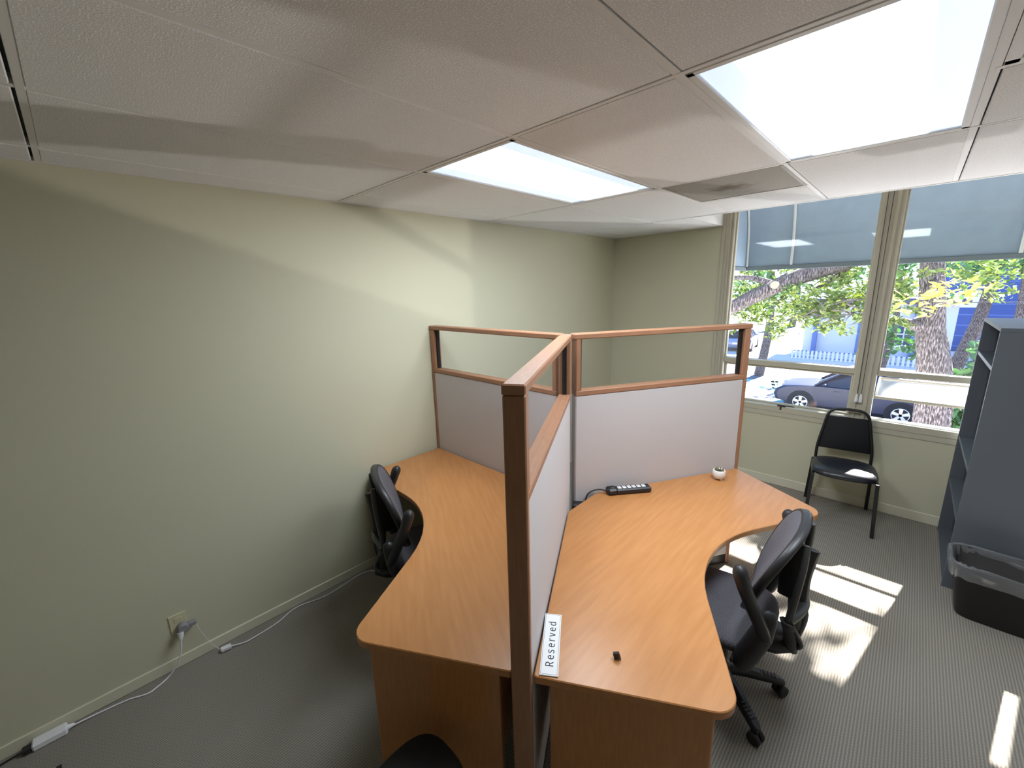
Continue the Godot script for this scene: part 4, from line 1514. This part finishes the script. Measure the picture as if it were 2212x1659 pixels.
	for k in 90:
		var which := k % 6
		var cx: float = [0.030, 0.042, 0.008, 0.055, 0.020, -0.030][which]
		var cy: float = [-0.012, -0.024, -0.034, -0.030, -0.052, -0.040][which]
		var o := place(big, "leaf", M.leaf_gold, t)
		var p := ray(cx + r.randfn() * 0.013, cy + r.randfn() * 0.010, 7.6 + r.randfn() * 0.12)
		o.transform = Transform3D(Basis.from_euler(Vector3(r.randf_range(-0.8, 0.5), r.randf() * TAU, r.randf_range(-0.7, 0.7))), p - base)
	for q in [[Vector3(0.18, 1.9, -9.9), ray(0.02, -0.02, 8.6), ray(0.035, -0.015, 7.6)], [Vector3(0.2, 1.6, -9.9), ray(0.03, -0.04, 8.4), ray(0.05, -0.030, 7.6)], [Vector3(0.18, 1.75, -9.9), ray(0.01, -0.05, 8.4), ray(0.012, -0.045, 7.6)]]:
		st = mb()
		tube(st, spline([q[0] - base, q[1] - base, q[2] - base], 4), [0.03, 0.027, 0.024, 0.021, 0.018, 0.015, 0.012, 0.009, 0.006], 6)
		put(st, "branch", M.twig, t)

func simple_tree(at: Vector3, top: Vector3, rad: float, clouds: Array, label: String, seed_: int) -> void:
	var t := thing("street_tree", at, label, "tree", "trees across the street")
	var st := mb()
	var line := spline([Vector3.ZERO, (top - at) * 0.5 + Vector3(0.2, 0, 0), top - at], 4)
	var rr := []
	for k in line.size(): rr.append(rad * lerpf(1.0, 0.5, float(k) / (line.size() - 1)))
	tube(st, line, rr, 10)
	put(st, "trunk", M.bark, t)
	var c2 := []
	for c in clouds: c2.append([c[0] - at, c[1], c[2]])
	scatter(c2, leaf_mesh(0.34, 0.17), M.far_leaf, "leaves", t, seed_, [Color(0.8, 0.9, 0.8), Color(1.1, 1.15, 0.8), Color(0.5, 0.65, 0.6), Color(0.65, 0.75, 0.8)])

func far_things() -> void:
	# slim tree beside the silver car, and others behind
	simple_tree(Vector3(-5.6, STREET, -25.0), Vector3(-5.5, 2.5, -25.0), 0.24, [[Vector3(-6.2, 1.6, -25), Vector3(2.0, 1.1, 1.6), 420], [Vector3(-4.6, 2.6, -25), Vector3(1.8, 1.0, 1.6), 320]], "slim pale trunk tree standing by the silver hatchback", 51)
	simple_tree(Vector3(1.1, STREET, -23.0), Vector3(2.0, 3.4, -23.0), 0.26, [[Vector3(2.2, 2.5, -23), Vector3(2.2, 0.9, 1.6), 500]], "leaning dark trunk tree in front of the blue building", 52)
	simple_tree(Vector3(2.55, STREET, -22.0), Vector3(2.45, 4.0, -22.0), 0.30, [[Vector3(3.4, 2.6, -22), Vector3(1.6, 0.9, 1.4), 380]], "straight dark trunk tree in front of the blue building", 53)
	simple_tree(Vector3(-0.9, STREET, -28.0), Vector3(-0.7, 2.0, -28.0), 0.2, [[Vector3(-0.2, -0.9, -26), Vector3(1.5, 0.8, 1.0), 260], [Vector3(-0.8, 2.0, -28), Vector3(2.6, 1.2, 1.6), 420]], "bushy young tree in front of the white house", 54)
	simple_tree(Vector3(3.2, STREET, -17.0), Vector3(3.3, 1.2, -17.0), 0.12, [[Vector3(1.75, -0.4, -17), Vector3(0.7, 0.8, 0.7), 300], [Vector3(1.4, -1.7, -16), Vector3(0.5, 0.5, 0.5), 160]], "low green street tree behind the rough trunk", 55)
	for k in 4:
		var x := -16.8 + k * 7.2
		simple_tree(Vector3(x, STREET, -52.0 - (k % 3) * 3), Vector3(x, 3.0, -52.0 - (k % 3) * 3), 0.35, [[Vector3(x, 3.4, -52.0 - (k % 3) * 3), Vector3(4.6, 4.2, 3.0), 620]], "tall leafy tree in the row at the end of the block", 60 + k)
	# white house
	var t := thing("house", Vector3(-1.8, STREET, -34.0), "white stucco house with a blue porch post behind a picket fence", "house")
	var st := mb()
	box(st, Vector3(-3.4, 0, -3.0), Vector3(3.6, 3.4, 0.0))
	put(st, "wall", M.stucco, t)
	st = mb()
	prism(st, PackedVector2Array([Vector2(-3.8, -3.4), Vector2(4.0, -3.4), Vector2(4.0, 0.5), Vector2(-3.8, 0.5)]), 3.4, 3.75, 0.1)
	put(st, "roof", M.roof_shingle, t)
	for x in [-2.75, 2.0]:
		st = mb()
		box(st, Vector3(x - 0.13, 0, 0.1), Vector3(x + 0.13, 3.4, 0.36), 0.02)
		put(st, "porch_post", M.blue_trim, t)
	st = mb()
	box(st, Vector3(-0.62, 0.1, -0.02), Vector3(-0.22, 2.5, 0.05), 0.01)
	put(st, "door", M.blue_trim, t)
	for q in [[-0.1, 1.0], [1.0, 2.1]]:
		st = mb()
		box(st, Vector3(q[0], 0.9, -0.02), Vector3(q[1], 2.4, 0.06), 0.02)
		var w := put(st, "window", M.fence_paint, t)
		for i in 2:
			for j in 2:
				st = mb()
				var xa: float = lerpf(q[0], q[1], 0.08 + 0.45 * i)
				var ya := 0.98 + 0.70 * j
				box(st, Vector3(xa, ya, 0.05), Vector3(xa + 0.43, ya + 0.62, 0.07))
				put(st, "pane", M.house_glass, w)
	t = thing("picket_fence", Vector3(-3.6, STREET, -31.5), "low white picket fence with dark gaps in front of the house", "fence")
	var stm := mb()
	box(stm, Vector3(-0.06, 0.05, -0.012), Vector3(0.06, 0.62, 0.012), 0.004)
	var picket := shape(stm)
	for k in 34:
		var o := place(picket, "picket", M.fence_paint, t)
		o.position = Vector3(-1.7 + k * 0.21, 0, 0)
	for y in [0.16, 0.55]:
		st = mb()
		box(st, Vector3(-1.8, y, -0.05), Vector3(5.5, y + 0.07, -0.014))
		put(st, "fence_rail", M.blue_trim, t)
	# blue building
	t = thing("building", Vector3(5.6, STREET, -41.0), "deep blue clapboard building behind the trees", "building")
	st = mb()
	box(st, Vector3(-5.0, 0, -6.0), Vector3(9.0, 6.6, 0.0))
	put(st, "wall", M.blue_wall, t)
	for k in 9:
		st = mb()
		box(st, Vector3(-5.02, 0.7 * k + 0.3, 0.0), Vector3(9.0, 0.7 * k + 0.36, 0.03))
		put(st, "siding_board", M.blue_trim, t)
	for x in [-3.6, -0.6, 2.4]:
		st = mb()
		box(st, Vector3(x, 2.9, 0.0), Vector3(x + 1.3, 4.0, 0.06), 0.02)
		put(st, "window", M.fence_paint, t)
	st = mb()
	prism(st, PackedVector2Array([Vector2(-5.4, -6.4), Vector2(9.4, -6.4), Vector2(9.4, 0.5), Vector2(-5.4, 0.5)]), 6.6, 7.0, 0.1)
	put(st, "roof", M.roof_shingle, t)
	# overhead line
	t = thing("utility_wire", Vector3(0, 1.35, -15.0), "thin dark utility wire crossing the view outside the window", "wire")
	st = mb()
	tube(st, [Vector3(-14, 0.15, 0), Vector3(-5, 0.02, 0), Vector3(0, 0, 0), Vector3(6, 0.02, 0), Vector3(14, 0.15, 0)], 0.012, 6)
	put(st, "wire", M.wire, t)
